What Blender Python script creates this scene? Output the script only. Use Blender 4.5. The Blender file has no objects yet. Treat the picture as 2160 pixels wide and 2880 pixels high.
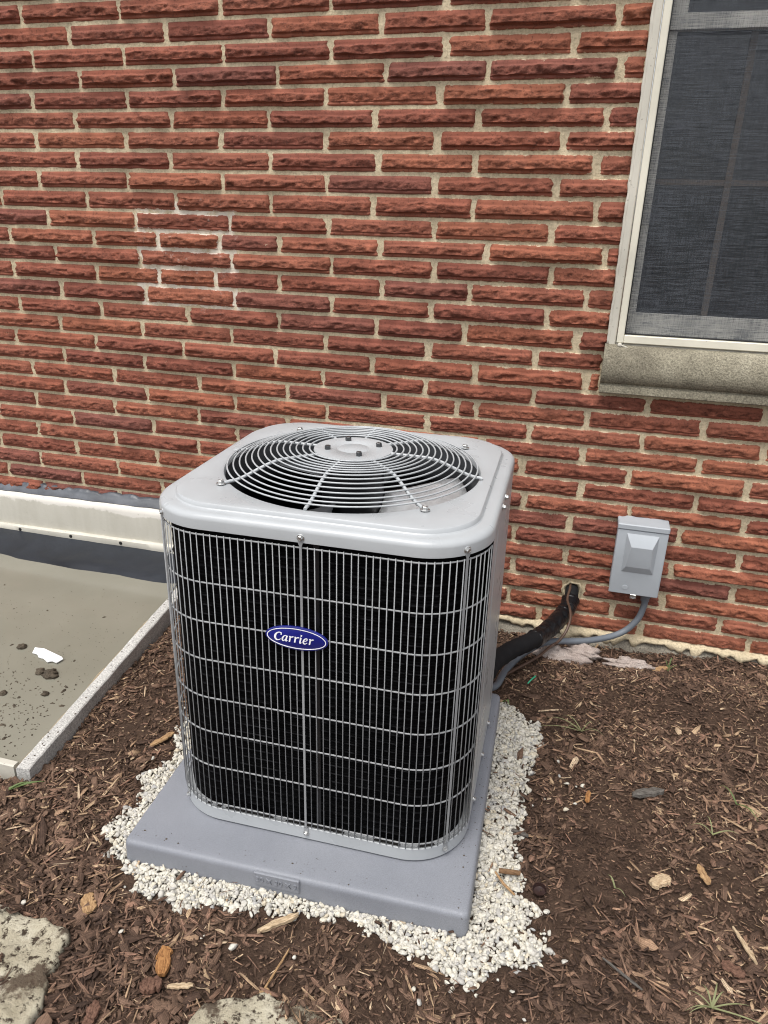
import bpy, math, random
import numpy as np
from mathutils import Matrix, Vector

random.seed(7)
rng = np.random.default_rng(7)
scene = bpy.context.scene
col = scene.collection

# ------------------------------------------------------------------ camera
cd = bpy.data.cameras.new('camera')
cam = bpy.data.objects.new('camera', cd)
col.objects.link(cam)
cd.sensor_fit = 'VERTICAL'
cd.sensor_height = 24.0
cd.lens = 2063.46 / 2880 * 24.0
cd.clip_start = 0.02
cd.clip_end = 400
_r = (0.963434, 0.266722, 0.025579)
_u = (-0.122723, 0.354391, 0.927009)
_f = (-0.238189, 0.896252, -0.374165)
_c = (0.0, -2.4334, 1.34068)
cam.matrix_world = Matrix(((_r[0], _u[0], -_f[0], _c[0]), (_r[1], _u[1], -_f[1], _c[1]),
                           (_r[2], _u[2], -_f[2], _c[2]), (0, 0, 0, 1)))
scene.camera = cam
scene.render.resolution_x = 768
scene.render.resolution_y = 1024

# ------------------------------------------------------------------ sky and sun (bright overcast)
SUN_EL, SUN_AZ = math.radians(66), math.radians(200)      # azimuth measured clockwise from +Y
world = bpy.data.worlds.new('World')
scene.world = world
world.use_nodes = True
wn = world.node_tree.nodes
wl = world.node_tree.links
bg = wn['Background']
sky = wn.new('ShaderNodeTexSky')
sky.sky_type = 'NISHITA'
sky.sun_disc = False
sky.sun_elevation = SUN_EL
sky.sun_rotation = SUN_AZ
sky.dust_density = 3.0
sky.air_density = 1.0
hsv = wn.new('ShaderNodeHueSaturation')
hsv.inputs['Saturation'].default_value = 0.22
wl.new(sky.outputs['Color'], hsv.inputs['Color'])
wl.new(hsv.outputs['Color'], bg.inputs['Color'])
bg.inputs['Strength'].default_value = 0.15
sd = bpy.data.lights.new('sun', 'SUN')
sd.energy = 1.4
sd.angle = math.radians(35)
sd.color = (1.0, 0.96, 0.9)
sun = bpy.data.objects.new('sun', sd)
col.objects.link(sun)
sdir = Vector((math.sin(SUN_AZ) * math.cos(SUN_EL), math.cos(SUN_AZ) * math.cos(SUN_EL), math.sin(SUN_EL)))
sun.rotation_euler = sdir.to_track_quat('Z', 'Y').to_euler()
sun.location = (0, -3, 5)
vs = scene.view_settings
vs.view_transform = 'Standard'
vs.look = 'None'
vs.exposure = 0.78
vs.gamma = 1.0
vs.use_curve_mapping = False
scene.cycles.use_denoising = True
scene.cycles.max_bounces = 8
scene.cycles.filter_width = 1.05

# ------------------------------------------------------------------ noise
def _h(ix, iy, s):
    n = (ix.astype(np.int64) * 374761393 + iy.astype(np.int64) * 668265263 + int(s) * 1442695041) & 0x7fffffff
    n = ((n ^ (n >> 13)) * 1274126177) & 0x7fffffff
    n = n ^ (n >> 16)
    return (n & 0xffff) / 65535.0
def vnoise(x, y, s=0):
    x = np.asarray(x, float); y = np.asarray(y, float)
    ix = np.floor(x); iy = np.floor(y)
    fx = x - ix; fy = y - iy
    fx = fx * fx * (3 - 2 * fx); fy = fy * fy * (3 - 2 * fy)
    a = _h(ix, iy, s); b = _h(ix + 1, iy, s); c = _h(ix, iy + 1, s); d = _h(ix + 1, iy + 1, s)
    return (a * (1 - fx) + b * fx) * (1 - fy) + (c * (1 - fx) + d * fx) * fy
def fbm(x, y, s=0, o=4):
    t = 0; a = .5; k = 0
    for i in range(o):
        t = t + a * vnoise(np.asarray(x) * 2 ** i, np.asarray(y) * 2 ** i, s + i * 17); k += a; a *= .5
    return t / k
def sst(a, b, x):
    t = np.clip((x - a) / (b - a), 0, 1)
    return t * t * (3 - 2 * t)

# ------------------------------------------------------------------ object helpers
def mesh(name, V, F, mats=None, smooth=False, attrs=None):
    me = bpy.data.meshes.new(name)
    V = np.asarray(V, np.float32)
    if isinstance(F, np.ndarray):
        k = F.shape[1]
        me.vertices.add(len(V)); me.vertices.foreach_set('co', V.ravel())
        me.loops.add(F.size); me.loops.foreach_set('vertex_index', F.astype(np.int32).ravel())
        me.polygons.add(len(F)); me.polygons.foreach_set('loop_start', np.arange(0, F.size, k, dtype=np.int32))
        me.update(calc_edges=True)
    else:
        me.from_pydata(V.tolist(), [], F)
        me.update()
    if attrs:
        for k, a in attrs.items():
            at = me.attributes.new(k, 'FLOAT', 'POINT')
            at.data.foreach_set('value', np.asarray(a, np.float32))
    if smooth:
        me.polygons.foreach_set('use_smooth', np.ones(len(me.polygons), bool))
    if mats is not None:
        for m in (mats if isinstance(mats, (list, tuple)) else [mats]):
            me.materials.append(m)
    return me
def ob(name, me, parent=None, loc=None, rot=None):
    o = bpy.data.objects.new(name, me)
    col.objects.link(o)
    if parent: o.parent = parent
    if loc is not None: o.location = loc
    if rot is not None: o.rotation_euler = rot
    return o
def tag(o, label=None, cat=None, group=None, kind=None):
    if label: o['label'] = label
    if cat: o['category'] = cat
    if group: o['group'] = group
    if kind: o['kind'] = kind
    return o
def empty(name, loc=(0, 0, 0), rz=0.0):
    o = bpy.data.objects.new(name, None)
    o.empty_display_size = 0.05
    col.objects.link(o)
    o.location = loc; o.rotation_euler = (0, 0, rz)
    return o

class MB:
    def __init__(s): s.V = []; s.F = []
    def add(s, V, F):
        b = len(s.V); s.V.extend([tuple(map(float, v)) for v in V]); s.F.extend([tuple(i + b for i in f) for f in F]); return s
    def box(s, x0, x1, y0, y1, z0, z1):
        return s.add([(x0, y0, z0), (x1, y0, z0), (x1, y1, z0), (x0, y1, z0), (x0, y0, z1), (x1, y0, z1), (x1, y1, z1), (x0, y1, z1)],
                     [(0, 3, 2, 1), (4, 5, 6, 7), (0, 1, 5, 4), (1, 2, 6, 5), (2, 3, 7, 6), (3, 0, 4, 7)])
    def bbox(s, x0, x1, y0, y1, z0, z1, b=.002):
        # box with chamfered edges
        V = []
        for sx in (0, 1):
            for sy in (0, 1):
                for sz in (0, 1):
                    x, y, z = (x0, x1)[sx], (y0, y1)[sy], (z0, z1)[sz]
                    dx, dy, dz = b * (1, -1)[sx], b * (1, -1)[sy], b * (1, -1)[sz]
                    V += [(x, y + dy, z + dz), (x + dx, y, z + dz), (x + dx, y + dy, z)]
        import bmesh
        bm = bmesh.new()
        for v in V: bm.verts.new(v)
        bmesh.ops.convex_hull(bm, input=bm.verts)
        bm.verts.index_update()
        s.add([v.co[:] for v in bm.verts], [[v.index for v in f.verts] for f in bm.faces])
        bm.free(); return s
    def tube(s, P, r, n=6, closed=False, caps=True):
        P = [Vector(p) for p in P]; m = len(P)
        R = r if hasattr(r, '__len__') else [r] * m
        T = []
        for i in range(m):
            a = P[i - 1] if (i > 0 or closed) else P[i]
            b = P[(i + 1) % m] if (i < m - 1 or closed) else P[i]
            T.append((b - a).normalized())
        up = Vector((0, 0, 1))
        if abs(T[0].dot(up)) > .9: up = Vector((1, 0, 0))
        N = (up - T[0] * up.dot(T[0])).normalized()
        V = []
        for i in range(m):
            N = (N - T[i] * N.dot(T[i]))
            if N.length < 1e-6: N = T[i].orthogonal()
            N.normalize(); B = T[i].cross(N)
            for k in range(n):
                a = 2 * math.pi * k / n
                V.append(P[i] + (N * math.cos(a) + B * math.sin(a)) * R[i])
        F = []
        for i in range(m if closed else m - 1):
            j = (i + 1) % m
            for k in range(n):
                F.append((i * n + k, i * n + (k + 1) % n, j * n + (k + 1) % n, j * n + k))
        if caps and not closed:
            F.append(tuple(range(n - 1, -1, -1))); F.append(tuple((m - 1) * n + k for k in range(n)))
        return s.add(V, F)
    def loops(s, L, closed=True, cap0=False, cap1=False):
        n = len(L[0]); V = [p for l in L for p in l]; F = []
        for i in range(len(L) - 1):
            for k in range(n if closed else n - 1):
                F.append((i * n + k, i * n + (k + 1) % n, (i + 1) * n + (k + 1) % n, (i + 1) * n + k))
        if cap0: F.append(tuple(range(n - 1, -1, -1)))
        if cap1: F.append(tuple((len(L) - 1) * n + k for k in range(n)))
        return s.add(V, F)
    def lathe(s, prof, n=32, c=(0, 0), cap0=False, cap1=False):
        L = [[(c[0] + R * math.cos(2 * math.pi * k / n), c[1] + R * math.sin(2 * math.pi * k / n), z) for k in range(n)] for R, z in prof]
        return s.loops(L, True, cap0, cap1)
    def me(s, name, mat, smooth=False): return mesh(name, s.V, s.F, mat, smooth)
    def ob(s, name, mat, parent=None, smooth=False, loc=None, rot=None): return ob(name, s.me(name, mat, smooth), parent, loc, rot)

def autosmooth(o, ang=35):
    me = o.data
    me.polygons.foreach_set('use_smooth', np.ones(len(me.polygons), bool))
    try: me.set_sharp_from_angle(angle=math.radians(ang))
    except Exception: pass
    return o
def smoothpath(P, n=8):
    P = [Vector(p) for p in P]; Q = [P[0] * 2 - P[1]] + P + [P[-1] * 2 - P[-2]]; o = []
    for i in range(1, len(Q) - 2):
        a, b, c, d = Q[i - 1], Q[i], Q[i + 1], Q[i + 2]
        for k in range(n):
            t = k / n
            o.append(.5 * ((2 * b) + (c - a) * t + (2 * a - 5 * b + 4 * c - d) * t * t + (3 * b - a - 3 * c + d) * t ** 3))
    o.append(P[-1]); return o

# ------------------------------------------------------------------ materials
class Mat:
    def __init__(s, name):
        s.m = bpy.data.materials.new(name); s.m.use_nodes = True
        s.t = s.m.node_tree; s.n = s.t.nodes; s.l = s.t.links
        s.b = s.n['Principled BSDF']; s.pos = None
    def N(s, t, **k):
        n = s.n.new('ShaderNode' + t)
        for a, v in k.items(): setattr(n, a, v)
        return n
    def L(s, a, b): s.l.new(a, b)
    def P(s, obj=False):
        if obj: return s.N('TexCoord').outputs['Object']
        if s.pos is None: s.pos = s.N('NewGeometry').outputs['Position']
        return s.pos
    def noise(s, scale, det=4, rough=.6, vec=None, dist=0, stretch=None):
        n = s.N('TexNoise'); n.inputs['Scale'].default_value = scale; n.inputs['Detail'].default_value = det
        n.inputs['Roughness'].default_value = rough; n.inputs['Distortion'].default_value = dist
        v = vec if vec is not None else s.P()
        if stretch:
            m = s.N('Mapping'); m.inputs['Scale'].default_value = stretch; s.L(v, m.inputs['Vector']); v = m.outputs[0]
        s.L(v, n.inputs['Vector']); return n.outputs['Fac']
    def ramp(s, fac, stops, interp='LINEAR'):
        r = s.N('ValToRGB'); e = r.color_ramp.elements; r.color_ramp.interpolation = interp
        while len(e) < len(stops): e.new(.5)
        for i, (p, c) in enumerate(stops):
            e[i].position = p; e[i].color = (c, c, c, 1) if not hasattr(c, '__len__') else (*c, 1)
        s.L(fac, r.inputs['Fac']); return r.outputs['Color']
    def mix(s, fac, a, b, mode='MIX'):
        m = s.N('Mix', data_type='RGBA', blend_type=mode)
        for sock, v in ((m.inputs['Factor'], fac), (m.inputs['A'], a), (m.inputs['B'], b)):
            pass
        def put(i, v):
            if hasattr(v, 'is_output'): s.L(v, m.inputs[i])
            elif hasattr(v, '__len__'): m.inputs[i].default_value = (*v, 1)
            else: m.inputs[i].default_value = v if i == 0 else (v, v, v, 1)
        put(0, fac); put(6, a); put(7, b)
        return m.outputs[2]
    def math(s, op, a, b=None, c=None):
        m = s.N('Math', operation=op)
        for i, v in enumerate((a, b, c)):
            if v is None: continue
            if hasattr(v, 'is_output'): s.L(v, m.inputs[i])
            else: m.inputs[i].default_value = v
        return m.outputs[0]
    def attr(s, name):
        a = s.N('Attribute'); a.attribute_name = name; return a.outputs['Fac']
    def bump(s, h, strength=.5, dist=.002, prev=None):
        b = s.N('Bump'); b.inputs['Distance'].default_value = dist
        if hasattr(strength, 'is_output'): s.L(strength, b.inputs['Strength'])
        else: b.inputs['Strength'].default_value = strength
        s.L(h, b.inputs['Height'])
        if prev is not None: s.L(prev, b.inputs['Normal'])
        return b.outputs[0]
    def out(s, color=None, rough=None, normal=None, metal=None, spec=None):
        def put(k, v):
            if v is None: return
            if hasattr(v, 'is_output'): s.L(v, s.b.inputs[k])
            else: s.b.inputs[k].default_value = (*v, 1) if hasattr(v, '__len__') else v
        put('Base Color', color); put('Roughness', rough); put('Normal', normal); put('Metallic', metal); put('Specular IOR Level', spec)
        return s.m

def m_brick():
    M = Mat('split_face_brick'); rnd = M.N('ObjectInfo').outputs['Random']
    rough = M.attr('rough'); edge = M.attr('edge')
    base = M.ramp(rnd, [(0, (.220, .074, .051)), (.2, (.265, .090, .057)), (.45, (.285, .102, .065)), (.65, (.325, .118, .068)), (.8, (.275, .092, .057)), (.93, (.235, .084, .059)), (1, (.195, .074, .057))])
    n1 = M.noise(14, 5, .65); n2 = M.noise(130, 5, .7); n3 = M.noise(45, 4, .6, stretch=(1, 1, 2.2))
    v1 = M.ramp(n1, [(.25, .72), (.55, 1.0), (.8, 1.3)])
    c = M.mix(1.0, base, v1, 'MULTIPLY')
    v2 = M.ramp(n3, [(.34, (.42, .38, .36)), (.46, (.76, .73, .71)), (.58, (.95, .93, .90)), (.72, (1.32, 1.28, 1.22))])
    c = M.mix(rough, c, M.mix(1.0, c, v2, 'MULTIPLY'))
    c = M.mix(M.ramp(n2, [(.36, .55), (.46, 0)]), c, (.05, .02, .015))
    # mortar smears creeping over the arrises, heavier towards the window
    sx = M.N('SeparateXYZ'); M.L(M.P(), sx.inputs[0])
    mr = M.N('MapRange'); M.L(sx.outputs[0], mr.inputs['Value'])
    mr.inputs['From Min'].default_value = -1.3; mr.inputs['From Max'].default_value = -.2
    mr.inputs['To Min'].default_value = -.0155; mr.inputs['To Max'].default_value = -.0108
    n4 = M.noise(30, 6, .78)
    reach = M.math('ADD', M.math('MULTIPLY', n4, .0225), mr.outputs[0])
    px_ = M.math('MULTIPLY', M.math('LESS_THAN', M.math('ABSOLUTE', M.math('ADD', sx.outputs[0], 1.385)), .20), M.math('LESS_THAN', M.math('ABSOLUTE', M.math('SUBTRACT', sx.outputs[2], 1.185)), .165))
    reach = M.math('ADD', reach, M.math('MULTIPLY', M.math('MULTIPLY', px_, M.noise(8, 2, .5)), .0095))
    smear = M.math('GREATER_THAN', reach, edge)
    spots = M.ramp(M.noise(60, 3, .5, dist=1.0), [(.765, 0), (.785, .8)])
    c = M.mix(M.math('MAXIMUM', M.math('MULTIPLY', smear, .85), spots), c, M.mix(px_, (.56, .47, .33), (.70, .62, .53)))
    # pale lime bloom round a repointed patch
    vp = M.N('VectorMath', operation='DISTANCE'); M.L(M.P(), vp.inputs[0]); vp.inputs[1].default_value = (-1.36, 0, 1.2)
    bl = M.math('MULTIPLY', M.ramp(vp.outputs['Value'], [(.12, 1), (.30, 0)]), M.ramp(M.noise(34, 5, .75), [(.60, 0), (.72, .5)]))
    c = M.mix(bl, c, (.55, .45, .39))
    comb = M.noise(300, 2, .5, stretch=(1, 1, .12))
    h = M.math('ADD', M.math('MULTIPLY', M.noise(75, 7, .8), 1.0), M.math('MULTIPLY', n2, .8))
    bs = M.math('MULTIPLY_ADD', rough, .85, .12)
    nb = M.bump(h, bs, .006)
    sw = M.attr('groove')
    nb = M.bump(sw, .6, .0025, nb)
    nb = M.bump(comb, .12, .002, nb)
    return M.out(c, .82, nb, spec=.25)
def m_mortar():
    M = Mat('cream_mortar')
    c = M.ramp(M.noise(7, 5, .6), [(.3, (.47, .39, .262)), (.6, (.57, .48, .33)), (.8, (.64, .55, .39))])
    c = M.mix(1.0, c, M.ramp(M.noise(120, 4, .7), [(.3, .62), (.5, 1), (.75, 1.2)]), 'MULTIPLY')
    c = M.mix(M.ramp(M.noise(400, 3, .6), [(.62, 0), (.72, .5)]), c, (.16, .12, .08))
    sx = M.N('SeparateXYZ'); M.L(M.P(), sx.inputs[0])
    wob = M.math('MULTIPLY', M.math('SUBTRACT', M.noise(9, 3, .6), .5), .12)
    a1 = M.math('LESS_THAN', M.math('ABSOLUTE', M.math('ADD', M.math('ADD', sx.outputs[0], wob), 1.385)), .195)
    a2 = M.math('LESS_THAN', M.math('ABSOLUTE', M.math('SUBTRACT', M.math('ADD', sx.outputs[2], wob), 1.185)), .165)
    c = M.mix(M.math('MULTIPLY', M.math('MULTIPLY', a1, a2), M.ramp(M.noise(22, 4, .7), [(.38, .0), (.52, .8)])), c, (.72, .66, .57))
    h = M.math('ADD', M.noise(220, 5, .7), M.math('MULTIPLY', M.noise(45, 4, .6), 1.3))
    return M.out(c, .95, M.bump(h, .7, .004), spec=.15)
def m_concrete(name, cols, sc=30, bump=.5, rough=.9):
    M = Mat(name)
    c = M.ramp(M.noise(sc * .3, 5, .6), [(.3, cols[0]), (.55, cols[1]), (.78, cols[2])])
    c = M.mix(1.0, c, M.ramp(M.noise(sc * 8, 4, .75), [(.32, .45), (.5, 1), (.68, 1.5)]), 'MULTIPLY')
    h = M.math('ADD', M.noise(sc * 8, 5, .75), M.noise(sc * 1.2, 4, .6))
    return M.out(c, rough, M.bump(h, bump, .004), spec=.2)
def m_paint(name, c0, rough=.35, spec=.5, orange=.04, var=.12, dirt=None):
    M = Mat(name)
    lo = tuple(x * (1 - var) for x in c0); hi = tuple(min(1, x * (1 + var)) for x in c0)
    c = M.ramp(M.noise(6, 4, .6), [(.3, lo), (.7, hi)])
    if dirt:
        c = M.mix(M.ramp(M.noise(90, 4, .6), [(dirt, 0), (dirt + .06, .55)]), c, (.06, .045, .03))
    rr = M.ramp(M.noise(12, 3, .6), [(.3, rough * .8), (.7, rough * 1.25)])
    return M.out(c, rr, M.bump(M.noise(260, 2, .5), orange, .001), spec=spec)
def m_plain(name, c, rough=.5, metal=0, spec=.5):
    M = Mat(name)
    v = M.ramp(M.noise(40, 3, .6), [(.3, tuple(x * .85 for x in c)), (.7, tuple(min(1, x * 1.12) for x in c))])
    return M.out(v, rough, None, metal, spec)
def m_chip():
    M = Mat('bark_mulch'); t = M.attr('tint'); g = M.attr('grain')
    c = M.ramp(t, [(0, (.040, .024, .017)), (.25, (.072, .043, .030)), (.5, (.122, .075, .051)), (.66, (.175, .108, .074)), (.75, (.21, .120, .083)), (.83, (.29, .19, .118)), (.93, (.40, .28, .175)), (1, (.52, .41, .29))])
    w1 = M.N('TexNoise', noise_dimensions='1D'); M.L(g, w1.inputs['W']); w1.inputs['Scale'].default_value = .75; w1.inputs['Detail'].default_value = 3
    c = M.mix(1.0, c, M.ramp(w1.outputs['Fac'], [(.3, .5), (.5, 1), (.7, 1.5)]), 'MULTIPLY')
    c = M.mix(1.0, c, M.ramp(M.noise(180, 4, .7), [(.3, .65), (.5, 1), (.75, 1.3)]), 'MULTIPLY')
    c = M.mix(1.0, c, M.ramp(M.noise(30, 3, .6), [(.3, .8), (.7, 1.15)]), 'MULTIPLY')
    return M.out(c, .9, M.bump(M.noise(260, 4, .7), .6, .003), spec=.25)
def m_wood(name, a, b, axis=(1, 8, 8)):
    M = Mat(name); v = M.P(True)
    n = M.noise(60, 4, .6, vec=v, stretch=axis)
    c = M.ramp(n, [(.3, tuple(x * .45 for x in a)), (.45, a), (.7, b)])
    return M.out(c, .85, M.bump(n, .7, .003), spec=.2)
def m_soil():
    M = Mat('dark_soil')
    c = M.ramp(M.noise(25, 6, .7), [(.3, (.046, .028, .019)), (.5, (.095, .059, .041)), (.7, (.155, .098, .067))])
    c = M.mix(M.ramp(M.noise(160, 3, .6), [(.66, 0), (.72, .7)]), c, (.16, .10, .06))
    h = M.math('ADD', M.noise(60, 6, .7), M.noise(240, 4, .7))
    return M.out(c, .95, M.bump(h, .9, .012), spec=.2)
def m_gravel():
    M = Mat('white_limestone_chips'); t = M.attr('tint')
    c = M.ramp(t, [(0, (.34, .335, .325)), (.10, (.44, .42, .385)), (.28, (.52, .495, .435)), (.65, (.60, .57, .50)), (.93, (.61, .57, .47)), (1, (.52, .45, .34))])
    c = M.mix(1.0, c, M.ramp(M.noise(150, 4, .7), [(.3, .62), (.55, .98), (.8, 1.08)]), 'MULTIPLY')
    return M.out(c, .8, M.bump(M.noise(300, 4, .7), .4, .002), spec=.3)
def m_pad():
    M = Mat('grey_plastic_pad')
    c = M.ramp(M.noise(5, 3, .6), [(.3, (.180, .189, .213)), (.7, (.215, .224, .248))])
    c = M.mix(1.0, c, M.ramp(M.noise(420, 3, .7), [(.35, .86), (.65, 1.12)]), 'MULTIPLY')
    c = M.mix(M.ramp(M.noise(85, 3, .55), [(.735, 0), (.755, .85)]), c, (.05, .04, .035))
    return M.out(c, .55, M.bump(M.noise(700, 3, .6), .15, .001), spec=.4)
def m_coil():
    M = Mat('black_coil_fins')
    sx = M.N('SeparateXYZ'); M.L(M.P(), sx.inputs[0])
    w = M.math('SINE', M.math('MULTIPLY', sx.outputs[2], 900.0))
    tr = M.math('FRACT', M.math('DIVIDE', M.math('SUBTRACT', sx.outputs[2], .0910), .0215))
    row = M.math('MULTIPLY', M.math('GREATER_THAN', tr, .86), M.ramp(M.noise(35, 4, .7, stretch=(1, 1, .2)), [(.45, 0), (.7, 1)]))
    c = M.mix(row, M.ramp(M.noise(20, 3, .6), [(.3, (.0012, .0012, .0014)), (.7, (.0025, .0025, .0028))]), (.022, .022, .024))
    return M.out(c, .6, M.bump(w, .5, .001), spec=.03)
def m_water():
    M = Mat('muddy_water')
    c = M.ramp(M.noise(2.2, 4, .6), [(.3, (.185, .177, .140)), (.7, (.228, .218, .176))])
    c = M.mix(M.ramp(M.noise(120, 4, .65), [(.66, 0), (.74, .55)]), c, (.11, .085, .055))
    return M.out(c, .12, M.bump(M.noise(5, 2, .5), .02, .01), spec=.45)
def m_screen():
    M = Mat('insect_screen')
    v = M.P()
    a = M.noise(420, 2, .6, vec=v, stretch=(.035, 1, 1)); b = M.noise(420, 2, .6, vec=v, stretch=(1, 1, .05)); b2 = M.noise(9, 4, .6)
    f = M.math('ADD', M.math('ADD', M.math('MULTIPLY', a, .55), M.math('MULTIPLY', b, .30)), M.math('MULTIPLY', b2, .22))
    fac = M.ramp(f, [(.42, .07), (.54, .22), (.64, .62)])
    tr = M.N('BsdfTransparent'); df = M.N('BsdfDiffuse'); df.inputs['Color'].default_value = (.088, .095, .106, 1)
    mx = M.N('MixShader'); M.L(fac, mx.inputs[0]); M.L(tr.outputs[0], mx.inputs[1]); M.L(df.outputs[0], mx.inputs[2])
    M.L(mx.outputs[0], M.n['Material Output'].inputs['Surface'])
    return M.m

BRICK, MORTAR = m_brick(), m_mortar()
PAINT = m_paint('grey_enamel', (.37, .385, .395), .30, .5, .03, .06)
WIREM = m_paint('grey_wire_coat', (.25, .255, .26), .42, .4)
BOXM = m_paint('grey_box_paint', (.35, .375, .40), .5, .4, .1, .08)
CREAM = m_paint('cream_aluminium', (.62, .59, .49), .4, .4, dirt=.72)
CREAM2 = m_paint('weathered_cream_trim', (.50, .475, .41), .5, .3, dirt=.66)
GREYSASH = m_paint('grey_sash_paint', (.52, .51, .47), .5, .3)
STONE = m_concrete('cast_stone_sill', ((.15, .133, .10), (.26, .235, .175), (.38, .35, .27)), 24, 1.0)
FOUND = m_concrete('foundation_concrete', ((.17, .15, .12), (.26, .235, .19), (.34, .31, .26)), 24, .5)
CURB = m_concrete('speckled_rail_concrete', ((.38, .37, .35), (.46, .45, .425), (.52, .51, .485)), 26, .3)
_p = Mat('peeling_cream_paint')
_sx = _p.N('SeparateXYZ'); _p.L(_p.P(), _sx.inputs[0])
_hz = _p.math('ADD', _sx.outputs[2], _p.math('MULTIPLY', _p.math('SUBTRACT', _p.noise(11, 5, .7), .5), .07))
_pc = _p.ramp(_p.noise(14, 4, .6, stretch=(1, 1, .25)), [(.3, (.39, .37, .315)), (.7, (.46, .44, .385))])
_pc = _p.mix(_p.ramp(_hz, [(.190, 0), (.196, 1)]), _pc, (.60, .57, .52))
_pc = _p.mix(_p.ramp(_p.noise(70, 4, .7), [(.64, 0), (.70, .5)]), _pc, (.25, .22, .17))
PEEL = _p.out(_pc, .65, _p.bump(_p.noise(60, 4, .6), .25, .003), spec=.3)
SEAL = m_paint('grey_sealant', (.075, .082, .095), .35, .5, .5, .4)
MEMB = m_paint('navy_rubber_membrane', (.014, .017, .023), .5, .4, .3, .25, dirt=.74)
CHIP, SOIL, GRAVEL, PAD, COIL, WATER, SCREEN = m_chip(), m_soil(), m_gravel(), m_pad(), m_coil(), m_water(), m_screen()
ZINC = m_plain('zinc_screw', (.55, .55, .54), .3, .9)
DARKBOLT = m_plain('dark_bolt', (.07, .072, .075), .35, .6)
DARKGREY = m_plain('dark_grey_orifice', (.045, .048, .052), .45)
ALU = m_plain('bare_aluminium', (.72, .73, .74), .35, .85)
BLADE_LIT = m_plain('sky_lit_blade', (.66, .67, .68), .28, .5)  # sky glint on one fan blade, painted as a brighter base colour
BLACK = m_plain('black_plastic', (.006, .006, .007), .4)
FOAM = m_plain('black_foam_insulation', (.009, .009, .010), .75, 0, .2)
_t = Mat('black_vinyl_tape')
TAPE = _t.out((.006, .006, .007), .3, _t.bump(_t.noise(70, 3, .55, stretch=(1, .5, 1.6)), .7, .004), spec=.4)
CONDUIT = m_paint('grey_pvc_conduit', (.125, .140, .160), .45, .4, .1)
CABLE = m_plain('brown_cable_sheath', (.075, .042, .028), .45)
BLUE = m_plain('deep_blue_enamel', (.008, .012, .16), .3)
WHITE = m_plain('white_print', (.80, .80, .82), .5)
GLASS = m_plain('dark_window_glass', (.010, .012, .015), .06, 0, .6)
BROWN = m_plain('brown_muntin', (.085, .066, .052), .6)
HOLE = m_plain('dark_hole', (.006, .005, .004), .9)

# ================================================================== GROUND
def gz(x, y):
    x = np.asarray(x, float); y = np.asarray(y, float)
    near = sst(-3.2, -2.2, y) * sst(-3, -2, x) * (1 - sst(2, 3, x))
    z = (fbm(x * 7, y * 7, 3, 5) - .5) * .030 * near
    pad = sst(.02, .12, np.maximum(np.maximum(-.86 - x, x + .09), np.maximum(-1.41 - y, y + .59)))
    z = z * (.25 + .75 * pad) - .006
    dip = sst(-.34, -.10, y) * sst(-1.2, -.5, x)
    z = z - dip * (.072 - .025 * sst(.2, .6, x))
    z = z + .026 * np.exp(-(((x + 1.22) / .16) ** 2 + ((y + 1.33) / .07) ** 2))
    z = np.where((x < -1.27) & (y > -1.27), -.03, z)
    return z
gx = np.concatenate([[-60, -25, -10, -5, -3.4, -2.6], np.arange(-2.1, 1.5, .016), [1.8, 2.4, 3.4, 5, 10, 25, 60]])
gy = np.concatenate([[-60, -25, -10, -5, -3.6, -2.9], np.arange(-2.5, .08, .016), [.5, 2, 10, 30, 60]])
X, Y = np.meshgrid(gx, gy)
nx_, ny_ = len(gx), len(gy)
V = np.stack([X.ravel(), Y.ravel(), gz(X.ravel(), Y.ravel())], 1)
I = np.arange(nx_ * ny_).reshape(ny_, nx_)
F = np.stack([I[:-1, :-1].ravel(), I[:-1, 1:].ravel(), I[1:, 1:].ravel(), I[1:, :-1].ravel()], 1)
g = ob('ground', mesh('ground', V, F, SOIL, True)); tag(g, 'dark brown soil bed under the mulch', kind='structure')

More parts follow.
